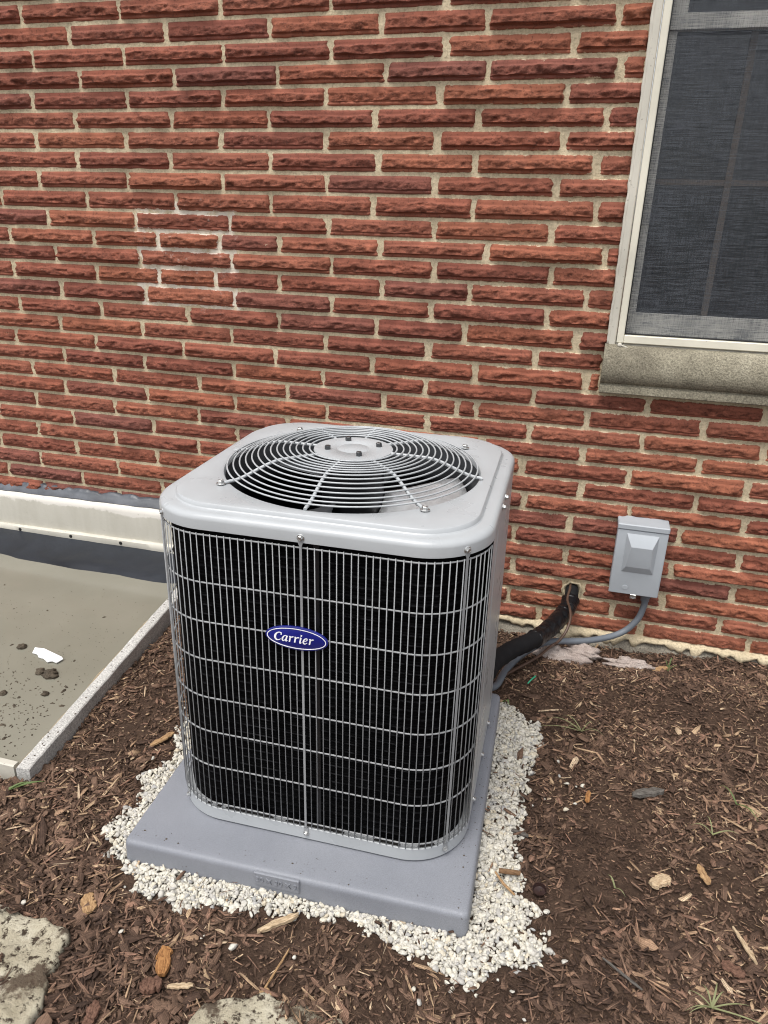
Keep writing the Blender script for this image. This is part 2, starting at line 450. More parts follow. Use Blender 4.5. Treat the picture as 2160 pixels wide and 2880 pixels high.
# ================================================================== BRICK WALL
PITCH, ZA = .0621073, 1.956344
ROWS={-1:[-1790,-1413,-1056,-760,-347,-16],0:[-1934,-1565,-1210,-853,-502,-145],1:[-1758,-1403,-1048,-694,-382,-24],2:[-1910,-1562,-1208,-852,-499,-134],3:[-1736,-1386,-1029,-676,-370,-6],4:[-1932,-1565,-1217,-869,-509,-142],5:[-1772,-1406,-1060,-710,-392,-24],6:[-1941,-1584,-1231,-869,-510,-136],7:[-1782,-1421,-1059,-697,-391,-36],8:[-1948,-1591,-1233,-866,-513,-144],9:[-2121,-1764,-1411,-1062,-710,-387,-22],10:[-1933,-1574,-1214,-861,-507,-144],11:[-2108,-1751,-1492,-1257,-1036,-684,-336,21],12:[-1921,-1572,-1213,-851,-502,-132],13:[-2117,-1755,-1502,-1278,-1039,-676,-382,-18],14:[-1917,-1560,-1209,-851,-504,-133],15:[-2112,-1756,-1395,-1045,-692,-391,-32],16:[-1941,-1590,-1227,-873,-508,-155],17:[-2152,-1796,-1427,-1062,-704,-347,12],18:[-1945,-1591,-1226,-881,-512,-149,211,558],19:[-2096,-1731,-1370,-1017,-658,-399,-334,29,387],20:[-1958,-1595,-1227,-869,-498,-150,212,572],21:[-2104,-1745,-1380,-1021,-672,-308,32,395],22:[-1940,-1582,-1224,-872,-500,-162,187,549],23:[-2117,-1756,-1393,-1027,-660,-314,41,406],24:[-2313,-1945,-1575,-1210,-864,-503,-144,208,565],25:[-2127,-1760,-1391,-1031,-692,-347,21,377],26:[-2297,-1937,-1568,-1206,-883,-514,-167,218,573],27:[-2129,-1771,-1400,-1034,-681,-330,18,371],28:[-1273,-883,-509,-160,221,576],29:[-1483,-1067,-678,-296,58,361],30:[-1280,-884,-512,-165,202,559],31:[-1483,-1061,-703,-384,-49,306,663]}
OFF={0:[2,0,0],1:[0,0,0],2:[-5,-1,0],3:[-5,-1,0],4:[-5,-1,0],5:[-2,1,0],6:[1,3,0],7:[3,4,0],8:[4,3,0],9:[2,5,0],10:[0,-1,0],11:[-2,0,0],12:[2,3,0],13:[4,2,0],14:[4,-1,0],15:[-2,0,0],16:[-1,-6,0],17:[-1,-5,0],18:[2,-10,0],19:[3,-7,-1],20:[4,-5,-2],21:[4,-4,2],22:[4,0,4],23:[1,0,-1],24:[1,0,-1],25:[-1,0,3],26:[-5,0,1],27:[-6,0,-3],28:[0,0,4],29:[0,0,3],30:[0,0,3],31:[0,0,2]}
WX0, WX1, WZ0, WZ1 = .066, 1.02, .992, 2.16          # window opening
def line_z(i, x):
    o = OFF.get(i, [0, 0, 0])
    c = o[2] if i >= 19 else o[1]
    return ZA - i * PITCH + .8e-3 * np.interp(x, [-2.0, -.42, .5], [o[0], o[1], c])

wall = empty('house_wall', (-.6, 0, 0))
tag(wall, 'red split-face brick house wall with cream mortar joints', 'wall')
WO = Vector((-.6, 0, 0))

def brick_geo(x0, x1, i, seed, hb):
    L = x1 - x0
    nu = max(6, int(L / .0075))
    u = np.linspace(0, 1, nu + 1)
    vv = np.array([0, .04, .12, .185, .215, .235, .255, .28, .34, .41, .48, .55, .62, .67, .72, .77, .84, .95, 1.0])
    r = np.random.default_rng(seed)
    U, W = np.meshgrid(u, vv)
    xs = x0 + U * L
    zt = line_z(i, xs) - hb; zb = line_z(i + 1, xs) + hb
    wob = (fbm(xs * 20, xs * 0 + seed * 1.7, 5) - .5) * .0035
    zt = zt + wob; zb = zb + (fbm(xs * 20, xs * 0 + seed * 2.9, 9) - .5) * .0035
    zs = zb + (zt - zb) * W
    dx0 = np.minimum(U, 1 - U) * L
    xs = xs + (fbm(zs * 75, zs * 0 + seed * 1.1 + (U > .5) * 7.7, 13, 3) - .5) * .012 * (1 - sst(0, .03, dx0))
    k = r.choice([.25, .6, .8, 1.0, 1.2, 1.5])
    lo = .225 + (fbm(xs * 16, xs * 0 + seed, 1, 3) - .5) * .09
    hi = .71 + (fbm(xs * 12, xs * 0 + seed, 2, 3) - .5) * .26
    m = sst(lo - .012, lo + .016, W) * (1 - sst(hi - .08, hi + .05, W))
    dx = np.minimum(U, 1 - U) * L
    endm = sst(0, .012, dx + (fbm(zs * 90, xs * 0 + seed, 8) - .5) * .014)
    body = 1 - np.abs(fbm(xs * r.uniform(9, 22), zs * r.uniform(24, 44) + seed * 3.1, 11, 4) - .5) * 2.4
    body = body * .55 + .45 * fbm(xs * 13, zs * 18 + seed * 1.3, 15, 3)
    fine = fbm(xs * 90, zs * 120 + seed * 5.3, 21, 3)
    tilt = (1 - W) * r.uniform(.001, .009)
    bulge = np.clip(.026 * (body - .36) * k + tilt + .015 * (fine - .5), -.0045, .020)
    d = .0045 + m * endm * bulge - .003 * (1 - endm) * sst(.1, .3, W)
    edge_v = np.minimum(W, 1 - W)
    d -= .0035 * (1 - sst(0, .055, edge_v)) + .0035 * (1 - sst(0, .004, dx))
    d += .0015 * r.uniform(-1, 1)
    rough = np.clip(m * endm * 1.1, 0, 1)
    groove = np.where((W > .855) & (W < .9), 0.0, 1.0) * (1 - .9 * ((W > .15) & (W < .19)))
    edge = np.minimum(np.minimum(W, 1 - W) * .049, dx)
    nr, nc = U.shape
    V = np.stack([xs.ravel(), -d.ravel(), zs.ravel()], 1)
    I = np.arange(nr * nc).reshape(nr, nc)
    F = [np.stack([I[:-1, :-1].ravel(), I[:-1, 1:].ravel(), I[1:, 1:].ravel(), I[1:, :-1].ravel()], 1)]
    ring = np.concatenate([I[0, :], I[1:, -1], I[-1, -2::-1], I[-2:0:-1, 0]])
    B = V[ring].copy(); B[:, 1] = .012
    b0 = len(V); n = len(ring); k_ = np.arange(n); k2 = (k_ + 1) % n
    F.append(np.stack([ring[k_], b0 + k_, b0 + k2, ring[k2]], 1))
    V = np.concatenate([V, B])
    z = np.zeros(n)
    return V, np.concatenate(F), np.concatenate([rough.ravel(), z]), np.concatenate([edge.ravel(), z]), np.concatenate([groove.ravel(), z + 1])

def in_frame(x0, x1, z0, z1):
    for x in (x0, (x0 + x1) / 2, x1):
        for z in (z0, z1):
            v = Vector((x, 0, z)) - Vector(_c)
            d = v.dot(Vector(_f)); a = 1080 + 2063 * v.dot(Vector(_r)) / d; b = 1440 - 2063 * v.dot(Vector(_u)) / d
            if -10 < a < 2170 and -10 < b < 2890: return True
    return False
seed = 0
outer = [[], [], [], [], []]; ocount = 0
XL, XR = -3.9, 1.75
for i in range(-11, 32):
    base = ROWS.get(i) or ROWS[i % 2]
    J = [x / 1000 for x in base]
    while J[0] > XL: J.insert(0, J[0] - .3555)
    if i <= 17:
        J = [j for j in J if j < .05]
    else:
        pass
    while J[-1] < XR: J.append(J[-1] + .3555)
    zc = ZA - (i + .5) * PITCH
    for a, b in zip(J[:-1], J[1:]):
        seed += 1
        rr = np.random.default_rng(seed)
        wa = np.random.default_rng(int(a * 1e4) & 0xffff).uniform(.010, .014) if a < -.75 else np.random.default_rng(int(a * 1e4) & 0xffff).uniform(.013, .021)
        wb = np.random.default_rng(int(b * 1e4) & 0xffff).uniform(.010, .014) if b < -.75 else np.random.default_rng(int(b * 1e4) & 0xffff).uniform(.013, .021)
        x0, x1 = a + wa / 2, b - wb / 2
        if i == 29 and abs(b - .058) < .01: x1 = .026
        if i == 29 and abs(a - .058) < .01: x0 = .098
        if i >= 28 and x1 < -1.40: continue
        if i >= 28 and x0 < -1.40: x0 = -1.40
        segs = [(x0, x1)]
        if i <= 17:
            l, rgt = (WX0 - .003, WX1 + .02) if i <= 15 else (.054, 1.06)
            segs = []
            if x0 < l: segs.append((x0, min(x1, l)))
            if x1 > rgt: segs.append((max(x0, rgt), x1))
            if zc > WZ1 + .03: segs = [(x0, x1)]
        for s0, s1 in segs:
            if s1 - s0 < .015: continue
            hb = rr.uniform(.0050, .0064) if s0 < -.75 else rr.uniform(.0046, .0062)
            V, F, ro, ed, gr = brick_geo(s0, s1, i, seed, hb)
            if in_frame(s0, s1, zc - .03, zc + .03):
                cx = (s0 + s1) / 2
                V = V - np.array([cx, 0, zc])
                ob('brick', mesh('brick', V, F, BRICK, False, {'rough': ro, 'edge': ed, 'groove': gr}), wall, Vector((cx, 0, zc)) - WO)
            else:
                outer[0].append(V); outer[1].append(F + ocount); outer[2].append(ro); outer[3].append(ed); outer[4].append(gr); ocount += len(V)
V = np.concatenate(outer[0]) - np.array(WO)
o = ob('further_bricks', mesh('further_bricks', V, np.concatenate(outer[1]), BRICK, False,
       {'rough': np.concatenate(outer[2]), 'edge': np.concatenate(outer[3]), 'groove': np.concatenate(outer[4])}), wall)
o['kind'] = 'stuff'

# mortar backing, a rough sheet with the window opening left out
def sheet(xa, xb, za, zb, st):
    x = np.linspace(xa, xb, max(2, int((xb - xa) / st))); z = np.linspace(za, zb, max(2, int((zb - za) / st)))
    X, Z = np.meshgrid(x, z)
    y = -(fbm(X * 55, Z * 55, 31, 4) - .5) * .006 - (fbm(X * 6, Z * 6, 37, 3) - .5) * .004
    V = np.stack([X.ravel(), y.ravel(), Z.ravel()], 1) - np.array(WO)
    I = np.arange(X.size).reshape(X.shape)
    return V, np.stack([I[:-1, :-1].ravel(), I[:-1, 1:].ravel(), I[1:, 1:].ravel(), I[1:, :-1].ravel()], 1)
parts = [sheet(XL, WX0 + .004, .5, 2.635, .0075), sheet(XL, XR, -.035, .5, .0075), sheet(WX0 + .004, XR, .5, WZ0, .009),
         sheet(WX1, XR, WZ0, 2.635, .02), sheet(WX0 + .004, WX1, WZ1, 2.635, .02)]
Vs, Fs, n = [], [], 0
for v, f in parts: Vs.append(v); Fs.append(f + n); n += len(v)
ob('mortar', mesh('mortar', np.concatenate(Vs), np.concatenate(Fs), MORTAR, True), wall)
# solid wall body behind
m = MB(); m.box(XL, WX0, .03, .25, -.3, 2.64); m.box(WX1, XR, .03, .25, -.3, 2.64); m.box(WX0, WX1, .03, .25, -.3, WZ0 - .01); m.box(WX0, WX1, .03, .25, WZ1 + .01, 2.64)
o = m.ob('wall_core', FOUND, wall); o.location = -WO
# foundation strip with ragged mortar droppings
x = np.arange(-1.42, XR, .012)
m = MB()
rows = []
for k, (zf, yf) in enumerate(((-.30, -.030), (-.085, -.030), (-.060, -.026), (-.040, -.012), (-.030, .010))):
    rows.append([(a - WO.x, yf + (float(fbm(a * 22, k * 3.3, 41)) - .5) * .016, zf + (float(fbm(a * 15, k * 5.1, 43)) - .5) * .014 * (k > 0)) for a in x])
m.loops(rows, closed=False)
autosmooth(m.ob('foundation', FOUND, wall), 60)
m = MB(); rows = []
for k, (zf, yf) in enumerate(((0, -.002), (0, -.022), (-.006, -.030), (-.014, -.028), (-.018, -.006))):
    rr_ = []
    for a in x:
        drop = max(0, float(fbm(a * 38, 1.3, 47, 4)) - .44) * .16
        zt = -.020 + (float(fbm(a * 60, 2.2, 48)) - .5) * .012
        rr_.append((a - WO.x, yf + (float(fbm(a * 50, k * 2.7, 49)) - .5) * .012, zt + zf - drop * (k / 4)))
    rows.append(rr_)
m.loops(rows, closed=False)
ob('mortar_droppings', m.me('mortar_droppings', MORTAR, True), wall)

# ---- window (part of the wall)
ZW = Vector((0, 0, 0)) - WO
def wpart(m, name, mat, parent, sm=False):
    o = m.ob(name, mat, parent, sm); return o
m = MB(); m.bbox(WX0 - .001, .0855, -.018, .06, WZ0 - .006, WZ1, .0025)
m.bbox(WX1 - .02, WX1, -.018, .06, WZ0 - .006, WZ1, .0025); m.bbox(WX0, WX1, -.018, .06, WZ1, WZ1 + .03, .0025)
win = m.ob('window', CREAM2, wall); win.location = -WO
tag(win, 'cream framed window with insect screen')
m = MB(); m.bbox(.0875, .1075, -.026, .012, WZ0 + .004, WZ1 - .01, .002)
m.bbox(WX1 - .042, WX1 - .022, -.026, .012, WZ0 + .004, WZ1 - .01, .002)
m.bbox(.1078, WX1 - .0422, -.026, .012, WZ0 + .004, WZ0 + .028, .002); m.bbox(.1078, WX1 - .0422, -.026, .012, WZ1 - .034, WZ1 - .01, .002)
m.ob('storm_frame', CREAM, win)
m = MB(); m.box(.087, WX1 - .022, -.012, .02, WZ0 - .004, WZ0 + .003); m.box(.088, WX1 - .022, -.02, -.008, WZ0 - .003, WZ0 - .0005)
m.ob('bottom_track', CREAM2, win)
m = MB(); m.box(.1078, .1115, -.010, .006, WZ0 + .0285, WZ1 - .035); m.box(.1115, WX1 - .043, -.010, .006, WZ0 + .0285, WZ0 + .0315)
m.ob('gasket', BLACK, win)
m = MB(); m.box(.112, WX1 - .043, -.003, -.0022, WZ0 + .032, WZ1 - .036); m.ob('insect_screen', SCREEN, win)
m = MB(); m.box(.095, .134, .028, .05, 1.00, 1.826); m.box(WX1 - .08, WX1 - .04, .028, .05, 1.00, 1.826)
m.box(.134, WX1 - .08, .028, .05, 1.00, 1.082); o = m.ob('lower_sash', GREYSASH, win)
m = MB(); m.box(.095, .152, .020, .05, 1.828, WZ1 - .02); m.box(WX1 - .09, WX1 - .04, .020, .05, 1.828, WZ1 - .02); m.box(.152, WX1 - .09, .018, .05, 1.828, 1.866)
m.ob('upper_sash', GREYSASH, win)
m = MB(); m.box(.134, WX1 - .08, .060, .066, 1.04, 1.83); m.ob('glass_pane', GLASS, win)
m = MB(); m.box(.152, WX1 - .09, .060, .066, 1.832, WZ1 - .02); m.ob('glass_pane', GLASS, win)
m = MB(); m.box(.325, .343, .052, .0585, 1.083, 1.826); m.ob('muntin', BROWN, win)
m = MB(); m.box(.60, .618, .052, .0585, 1.083, 1.826); m.ob('muntin', BROWN, win)
m = MB(); m.box(.135, .324, .053, .0585, 1.446, 1.461); m.box(.344, .599, .053, .0585, 1.446, 1.461); m.ob('muntin', BROWN, win)
m = MB(); m.lathe([(.0001, -.012), (.005, -.011), (.007, -.006), (.007, 0), (.003, .004)], 14)
k = m.ob('latch_knob', CREAM2, win, True); k.location = (.098, -.026, WZ0 - .002); k.rotation_euler = (math.pi / 2, 0, 0); k.scale = (1, 1, -1)
m = MB(); m.tube([(.098, -.034, WZ0 - .001), (.115, -.036, WZ0 - .005), (.132, -.034, WZ0 - .014)], .0022, 6); m.ob('latch_hook', CREAM2, win)
# caulk bead between the frame and the brick
m = MB(); zz = np.arange(WZ0 - .004, 2.15, .012)
m.tube([(WX0 - .003 + (float(fbm(z * 40, 0, 5)) - .5) * .005, -.012, z) for z in zz], [.0045 + .0022 * float(fbm(z * 60, 3, 6)) for z in zz], 7)
ob('caulk_bead', m.me('caulk_bead', CREAM2, True), win)
# sill
prof = [(.03, .992), (-.020, .990), (-.036, .986), (-.052, .977), (-.064, .962), (-.071, .943), (-.074, .922), (-.072, .902), (-.065, .886), (-.056, .877), (-.050, .874), (-.050, .8705),
        (-.054, .869), (-.056, .866), (-.056, .846), (-.053, .843), (.0, .843), (.03, .843)]
xs_ = np.concatenate([[.055], np.arange(.058, 1.06, .02), [1.06]])
m = MB(); L = []
for a in xs_: L.append([(a - WO.x, y + (0 if 0 < a < .056 else 0) + (float(fbm(a * 30, z * 30, 61)) - .5) * .002, z + (float(fbm(a * 25, z * 10, 63)) - .5) * .0015) for y, z in prof])
m.loops(L, True, True, True)
o = m.ob('window_sill', STONE, wall); autosmooth(o, 40)

# ================================================================== ELECTRICAL DISCONNECT BOX
bx = empty('disconnect_box', (.2535, 0, .174))
tag(bx, 'small grey metal electrical disconnect box mounted on the brick wall', 'electrical box')
BO = (.2535, 0, .174)
def sub(m): m.V = [(a - BO[0], b - BO[1], c - BO[2]) for a, b, c in m.V]; return m
m = MB(); m.bbox(.1765, .3305, -.080, -.008, .180, .405, .002); sub(m).ob('enclosure', BOXM, bx)
# front cover with a raised wedge
m = MB()
m.bbox(.174, .333, -.0865, -.0805, .174, .4075, .0022)
y0, y1 = -.0868, -.112
m.add([(.204, y0, .396), (.305, y0, .396), (.305, y0, .257), (.204, y0, .257), (.222, y1, .358), (.288, y1, .358), (.292, y1 + .012, .282), (.215, y1 + .012, .282)],
      [(0, 4, 5, 1), (1, 5, 6, 2), (2, 6, 7, 3), (3, 7, 4, 0), (4, 7, 6, 5)])
o = sub(m).ob('front_cover', BOXM, bx)
bv = o.modifiers.new('bevel', 'BEVEL'); bv.width = .006; bv.segments = 3; bv.limit_method = 'ANGLE'; bv.angle_limit = math.radians(12); bv.use_clamp_overlap = True
autosmooth(o, 60)
m = MB(); m.bbox(.1725, .3345, -.0895, -.006, .4085, .428, .003); sub(m).ob('lid', BOXM, bx)
m = MB(); m.bbox(.245, .265, -.0875, -.0845, .160, .176, .0012); m.tube([(.249, -.089, .166), (.255, -.0895, .162), (.261, -.089, .166)], .0016, 6); sub(m).ob('hasp', ZINC, bx)
m = MB(); m.lathe([(.0175, .174), (.0175, .166), (.019, .165), (.019, .155), (.016, .152), (.0145, .146), (.0145, .138)], 20, (.300, -.042), True, True); autosmooth(sub(m).ob('conduit_fitting', CONDUIT, bx))
m = MB(); m.lathe([(.009, 0), (.0088, .0012), (.006, .0016), (.0001, .0016)], 20); k = m.ob('knockout', BOXM, bx); k.location = (.224 - BO[0], -.0866, .199 - BO[2]); k.rotation_euler = (math.pi / 2, 0, 0)

# ================================================================== CONDUIT, LINE SET, CABLE
P = smoothpath([(.300, -.042, .150), (.300, -.043, .115), (.284, -.047, .058), (.234, -.062, .006), (.133, -.130, -.001), (.0, -.205, .012), (-.071, -.305, .018), (-.118, -.43, .024), (-.137, -.53, .028), (-.158, -.578, .050), (-.165, -.597, .095), (-.165, -.64, .11)], 12)
m = MB(); m.tube(P, [.0108 + .0003 * (k % 2) for k in range(len(P))], 14)
c_ = autosmooth(m.ob('electrical_conduit', CONDUIT), 70); tag(c_, 'grey flexible conduit curving from the disconnect box to the condenser', 'conduit')
lp = [(.057, .05, .122), (.057, -.012, .119), (.056, -.055, .103), (.048, -.095, .092), (.028, -.15, .084), (-.016, -.27, .085), (-.064, -.38, .102), (-.11, -.46, .113), (-.15, -.56, .125), (-.162, -.63, .130)]
P = smoothpath(lp, 8); n = len(P)
ls = empty('refrigerant_line_set', (.057, 0, .119)); tag(ls, 'black foam insulated refrigerant pipe running from the wall to the condenser', 'pipe')
off = Vector((.057, 0, .119))
m = MB(); m.tube([p - off for p in P], [.0215 + .006 * min(1, k / (n * .5)) + .0008 * math.sin(k * 1.7) for k in range(n)], 18)
m.ob('foam_insulation', FOAM, ls, True)
seg = P[15:46]
segd = smoothpath(seg[::3] + [seg[-1]], 14)
m = MB(); rt = np.random.default_rng(3)
m.tube([p - off for p in segd], [.0270 + .0045 * float(fbm(k * .12, 1, 71)) for k in range(len(segd))], 20)
V_ = np.array(m.V); nn = fbm(V_[:, 0] * 110 + V_[:, 2] * 60, V_[:, 1] * 60 - V_[:, 2] * 110, 77, 3) - .5
for q in range(len(m.V)):
    c = segd[min(len(segd) - 1, q // 20)] - off; d = Vector(m.V[q]) - c
    m.V[q] = tuple(c + d * (1 + .26 * float(nn[q])))
o = m.ob('vinyl_tape_wrap', TAPE, ls, True)
cp = [(.049, .02, .14), (.049, -.03, .137), (.044, -.085, .121), (.055, -.145, .118), (.060, -.19, .104), (.050, -.23, .076), (.029, -.25, .045), (.009, -.26, .031), (-.03, -.335, .027), (-.092, -.42, .022), (-.146, -.51, .030), (-.165, -.58, .075), (-.166, -.625, .09)]
m = MB(); m.tube(smoothpath(cp, 8), .0046, 8); tag(m.ob('control_cable', CABLE, None, True), 'thin brown control cable hanging below the black pipe', 'cable')
m = MB()
hr = [(.057 + (.026 + .022 * float(fbm(k * 1.3, 0, 5))) * math.cos(k * math.pi / 10), -.0025 - .004 * float(fbm(k, 4, 5)), .119 + (.024 + .022 * float(fbm(k * 1.3, 3, 5))) * math.sin(k * math.pi / 10)) for k in range(20)]
hi_ = [(.057 + .021 * math.cos(k * math.pi / 10), .004, .121 + .021 * math.sin(k * math.pi / 10)) for k in range(20)]
m.loops([[(a - WO.x, b + .006, c) for a, b, c in hr], [(a - WO.x, b - .009, c) for a, b, c in hr], [(a - WO.x, b - .004, c) for a, b, c in hi_], [(a - WO.x, b + .01, c) for a, b, c in hi_]])
m.ob('mortar_collar', MORTAR, wall, True)

# ================================================================== EQUIPMENT PAD
PAD0 = Vector((-.84747, -1.39867, 0)); PA = .0398867
pc = PAD0 + Vector((math.cos(PA) * .381 - math.sin(PA) * .381, math.sin(PA) * .381 + math.cos(PA) * .381, 0))
def rsq(h, r, z, n=8):
    o = []
    for q, (sx, sy) in enumerate(((1, 1), (-1, 1), (-1, -1), (1, -1))):
        for i in range(n + 1):
            t = math.pi / 2 * q + math.pi / 2 * i / n
            o.append((sx * (h - r) + r * math.cos(t), sy * (h - r) + r * math.sin(t), z))
    return o
pad = empty('equipment_pad', (pc.x, pc.y, 0), PA)
tag(pad, 'square grey plastic equipment pad under the condenser', 'equipment pad')
m = MB(); m.loops([rsq(.3825, .014, -.012), rsq(.381, .014, .042), rsq(.3805, .014, .047), rsq(.3785, .013, .0515), rsq(.3755, .011, .0540), rsq(.371, .008, .055), rsq(.360, .008, .0552)], True, True, True)
autosmooth(m.ob('slab', PAD, pad), 50)
m = MB(); m.bbox(-.073, .028, -.3862, -.379, .019, .0535, .002); pl = m.ob('size_plate', PAD, pad)
fc = bpy.data.curves.new('plate_text', 'FONT'); fc.body = '30 X 30 X 2'; fc.size = .0185; fc.extrude = .0016; fc.align_x = 'CENTER'; fc.align_y = 'CENTER'
to = bpy.data.objects.new('tmp_text', fc); col.objects.link(to)
bpy.context.view_layer.update()
tm = bpy.data.meshes.new_from_object(to.evaluated_get(bpy.context.evaluated_depsgraph_get()))
bpy.data.objects.remove(to); tm.materials.clear(); tm.materials.append(PAD); tm.name = 'raised_lettering'
o = ob('raised_lettering', tm, pl, (-.0225, -.3864, .0363), (math.pi / 2, 0, 0))

# ================================================================== AIR CONDITIONER CONDENSER
UX, UY, UA = -.471203, -.93951, .0243513
ac = empty('condenser_unit', (UX, UY, .055), UA)
tag(ac, 'grey air conditioner condenser with wire guard and round top fan grille', 'air conditioner')
Z0 = -.055                                   # builders below use heights above ground
def up(m, name, mat, parent=ac, sm=0):
    m.V = [(a, b, c + Z0) for a, b, c in m.V]
    o = m.ob(name, mat, parent)
    if sm: autosmooth(o, sm)
    return o
H, RC = .3415, .135
TH = [2 * math.pi * (k + .5) / 208 for k in range(208)]
def rrad(t, h, r):
    a, b = abs(math.cos(t)), abs(math.sin(t))
    f = h - r
    if b * h <= a * f: return h / a
    if a * h <= b * f: return h / b
    B = f * (a + b); return B + math.sqrt(max(0, B * B - (2 * f * f - r * r)))
def sq(h, r, z): return [(rrad(t, h, r) * math.cos(t), rrad(t, h, r) * math.sin(t), z) for t in TH]
def ci(R, z): return [(R * math.cos(t), R * math.sin(t), z) for t in TH]
def path(s, h=H, r=RC):
    fl = h - r; arc = r * math.pi / 2; a = abs(s); sg = 1 if s >= 0 else -1
    if a <= fl: p, n = (a, -h), (0, -1)
    elif a <= fl + arc:
        f = (a - fl) / r; p, n = (fl + r * math.sin(f), -fl - r * math.cos(f)), (math.sin(f), -math.cos(f))
    elif a <= 3 * fl + arc: p, n = (h, -fl + (a - fl - arc)), (1, 0)
    elif a <= 3 * fl + 2 * arc:
        f = (a - 3 * fl - arc) / r; p, n = (fl + r * math.cos(f), fl + r * math.sin(f)), (math.cos(f), math.sin(f))
    else: p, n = (fl - (a - 3 * fl - 2 * arc), h), (0, 1)
    return (sg * p[0], p[1]), (sg * n[0], n[1])
FL, ARC = H - RC, RC * math.pi / 2
# base pan
m = MB(); m.loops([sq(H - .02, RC - .02, .060), sq(H - .004, RC, .0585), sq(H, RC, .0605), sq(H, RC, .0905), sq(H - .0015, RC, .092), sq(H - .003, RC, .0905), sq(H - .004, RC, .0898), sq(H - .075, RC - .06, .0898)], True, True, False)
pan = up(m, 'base_pan', PAINT, sm=40)
for (sa, sb) in ((-.245, -.232), (-.218, -.206), (-.195, -.08), (-.052, .085), (.15, .21), (.25, .29)):
    mm = MB(); k_ = 9; lo_, hi2 = [], []
    for q in range(k_):
        (px, py), (nx, ny) = path(sa + (sb - sa) * q / (k_ - 1))
        e = .5 + .5 * math.sin(math.pi * q / (k_ - 1)) if sb - sa < .02 else min(1, .35 + 2.6 * min(q, k_ - 1 - q) / (k_ - 1))
        lo_.append((px - nx * (.012 - .006 * 1), py - ny * .006, .0903)); hi2.append((px - nx * (.006 + .013 * e), py - ny * (.006 + .013 * e), .0903))
    mm.loops([lo_, hi2], closed=False); up(mm, 'drain_slot', HOLE, pan)
# coil
L = []; z = .0910
while z < .782:
    L += [sq(H - .0165, RC - .0165, z), sq(H - .0165, RC - .0165, z + .0175), sq(H - .0156, RC - .0156, z + .0190), sq(H - .0156, RC - .0156, z + .0200)]
    z += .0215
m = MB(); m.loops(L); up(m, 'coil', COIL, sm=40)
m = MB(); m.loops([sq(H - .052, RC - .05, .79), sq(H - .052, RC - .05, .09)], True, False, True); up(m, 'coil_lining', BLACK)
m = MB(); m.box(.019, .030, -H + .0130, -H + .0155, .092, .775); up(m, 'coil_end_strip', BLACK)
# guard
wmesh = MB(); wmesh.tube([(0, 0, .0945 + Z0), (0, 0, .7712 + Z0)], .00118, 6)
wme = wmesh.me('vertical_wire', WIREM, True)
straps = (0.0, FL + ARC * .5, -(FL + ARC * .5))
s = -(3 * FL + 2 * ARC + 2 * FL - .02); HO = .0022
smax = FL + ARC * .90
k = -118
ss = []
i_ = 1
while i_ * .01395 < smax: ss.append(i_ * .01395 - .0005); i_ += 1
i_ = 1
while i_ * .0141 < 3 * FL + 2 * ARC + FL * 1.9: ss.append(-i_ * .0141); i_ += 1
for q in ss:
    if min(abs(q - t) for t in straps) < .006: continue
    (px, py), (nx, ny) = path(q)
    o = ob('vertical_wire', wme, ac, (px + nx * HO, py + ny * HO, 0), (random.uniform(-.0012, .0012), random.uniform(-.0012, .0012), 0))
for z in (.767, .664, .575, .485, .391, .303, .210, .106):
    m = MB(); pts = []
    q = smax + .004
    while q > -(3 * FL + 2 * ARC + FL * 1.9):
        (px, py), (nx, ny) = path(q); pts.append((px - nx * .0006, py - ny * .0006, z)); q -= .014
    m.tube(pts, .0019, 6); up(m, 'horizontal_wire', WIREM, sm=80)
def screw_mesh(mat):
    m = MB()
    m.lathe([(.0078, 0), (.0078, .0012), (.0068, .0018)], 16, cap1=True)
    hx = [[(.0052 * math.cos(a * math.pi / 3), .0052 * math.sin(a * math.pi / 3), z) for a in range(6)] for z in (.0018, .0056)]
    hx.append([(p[0] * .86, p[1] * .86, .0064) for p in hx[0]]); m.loops(hx, True, False, True)
    m.lathe([(.003, .0068), (.0027, .0060), (.0001, .0060)], 12)
    return m.me('screw', mat)
SCREW = screw_mesh(ZINC)
def screw(parent, p, n, sc=1.0, me_=None):
    o = ob('screw', me_ or SCREW, parent, (p[0], p[1], p[2] + Z0))
    o.rotation_euler = Vector(n).to_track_quat('Z', 'Y').to_euler(); o.scale = (sc,) * 3
    return o
for t in straps:
    (px, py), (nx, ny) = path(t); tx, ty = -ny, nx
    m = MB(); L = []
    for z, w_ in ((.078, .0055), (.092, .0055), (.097, .0023), (.772, .0023), (.778, .0045), (.79, .0055)):
        dd = .0042 if z > .093 else .0015
        L.append([(px + nx * a + tx * b, py + ny * a + ty * b, z) for a, b in ((dd, -w_), (dd, w_), (dd - .0018, w_), (dd - .0018, -w_))])
    m.loops(L, True, True, True); up(m, 'guard_strap', WIREM)
    screw(ac, (px + nx * .0012, py + ny * .0012, .0765), (nx, ny, .0), .85)
    (px, py), (nx, ny) = path(t, H + .002, RC + .002)
    screw(ac, (px + nx * .0004, py + ny * .0004, .789), (nx, ny, .0), .95)
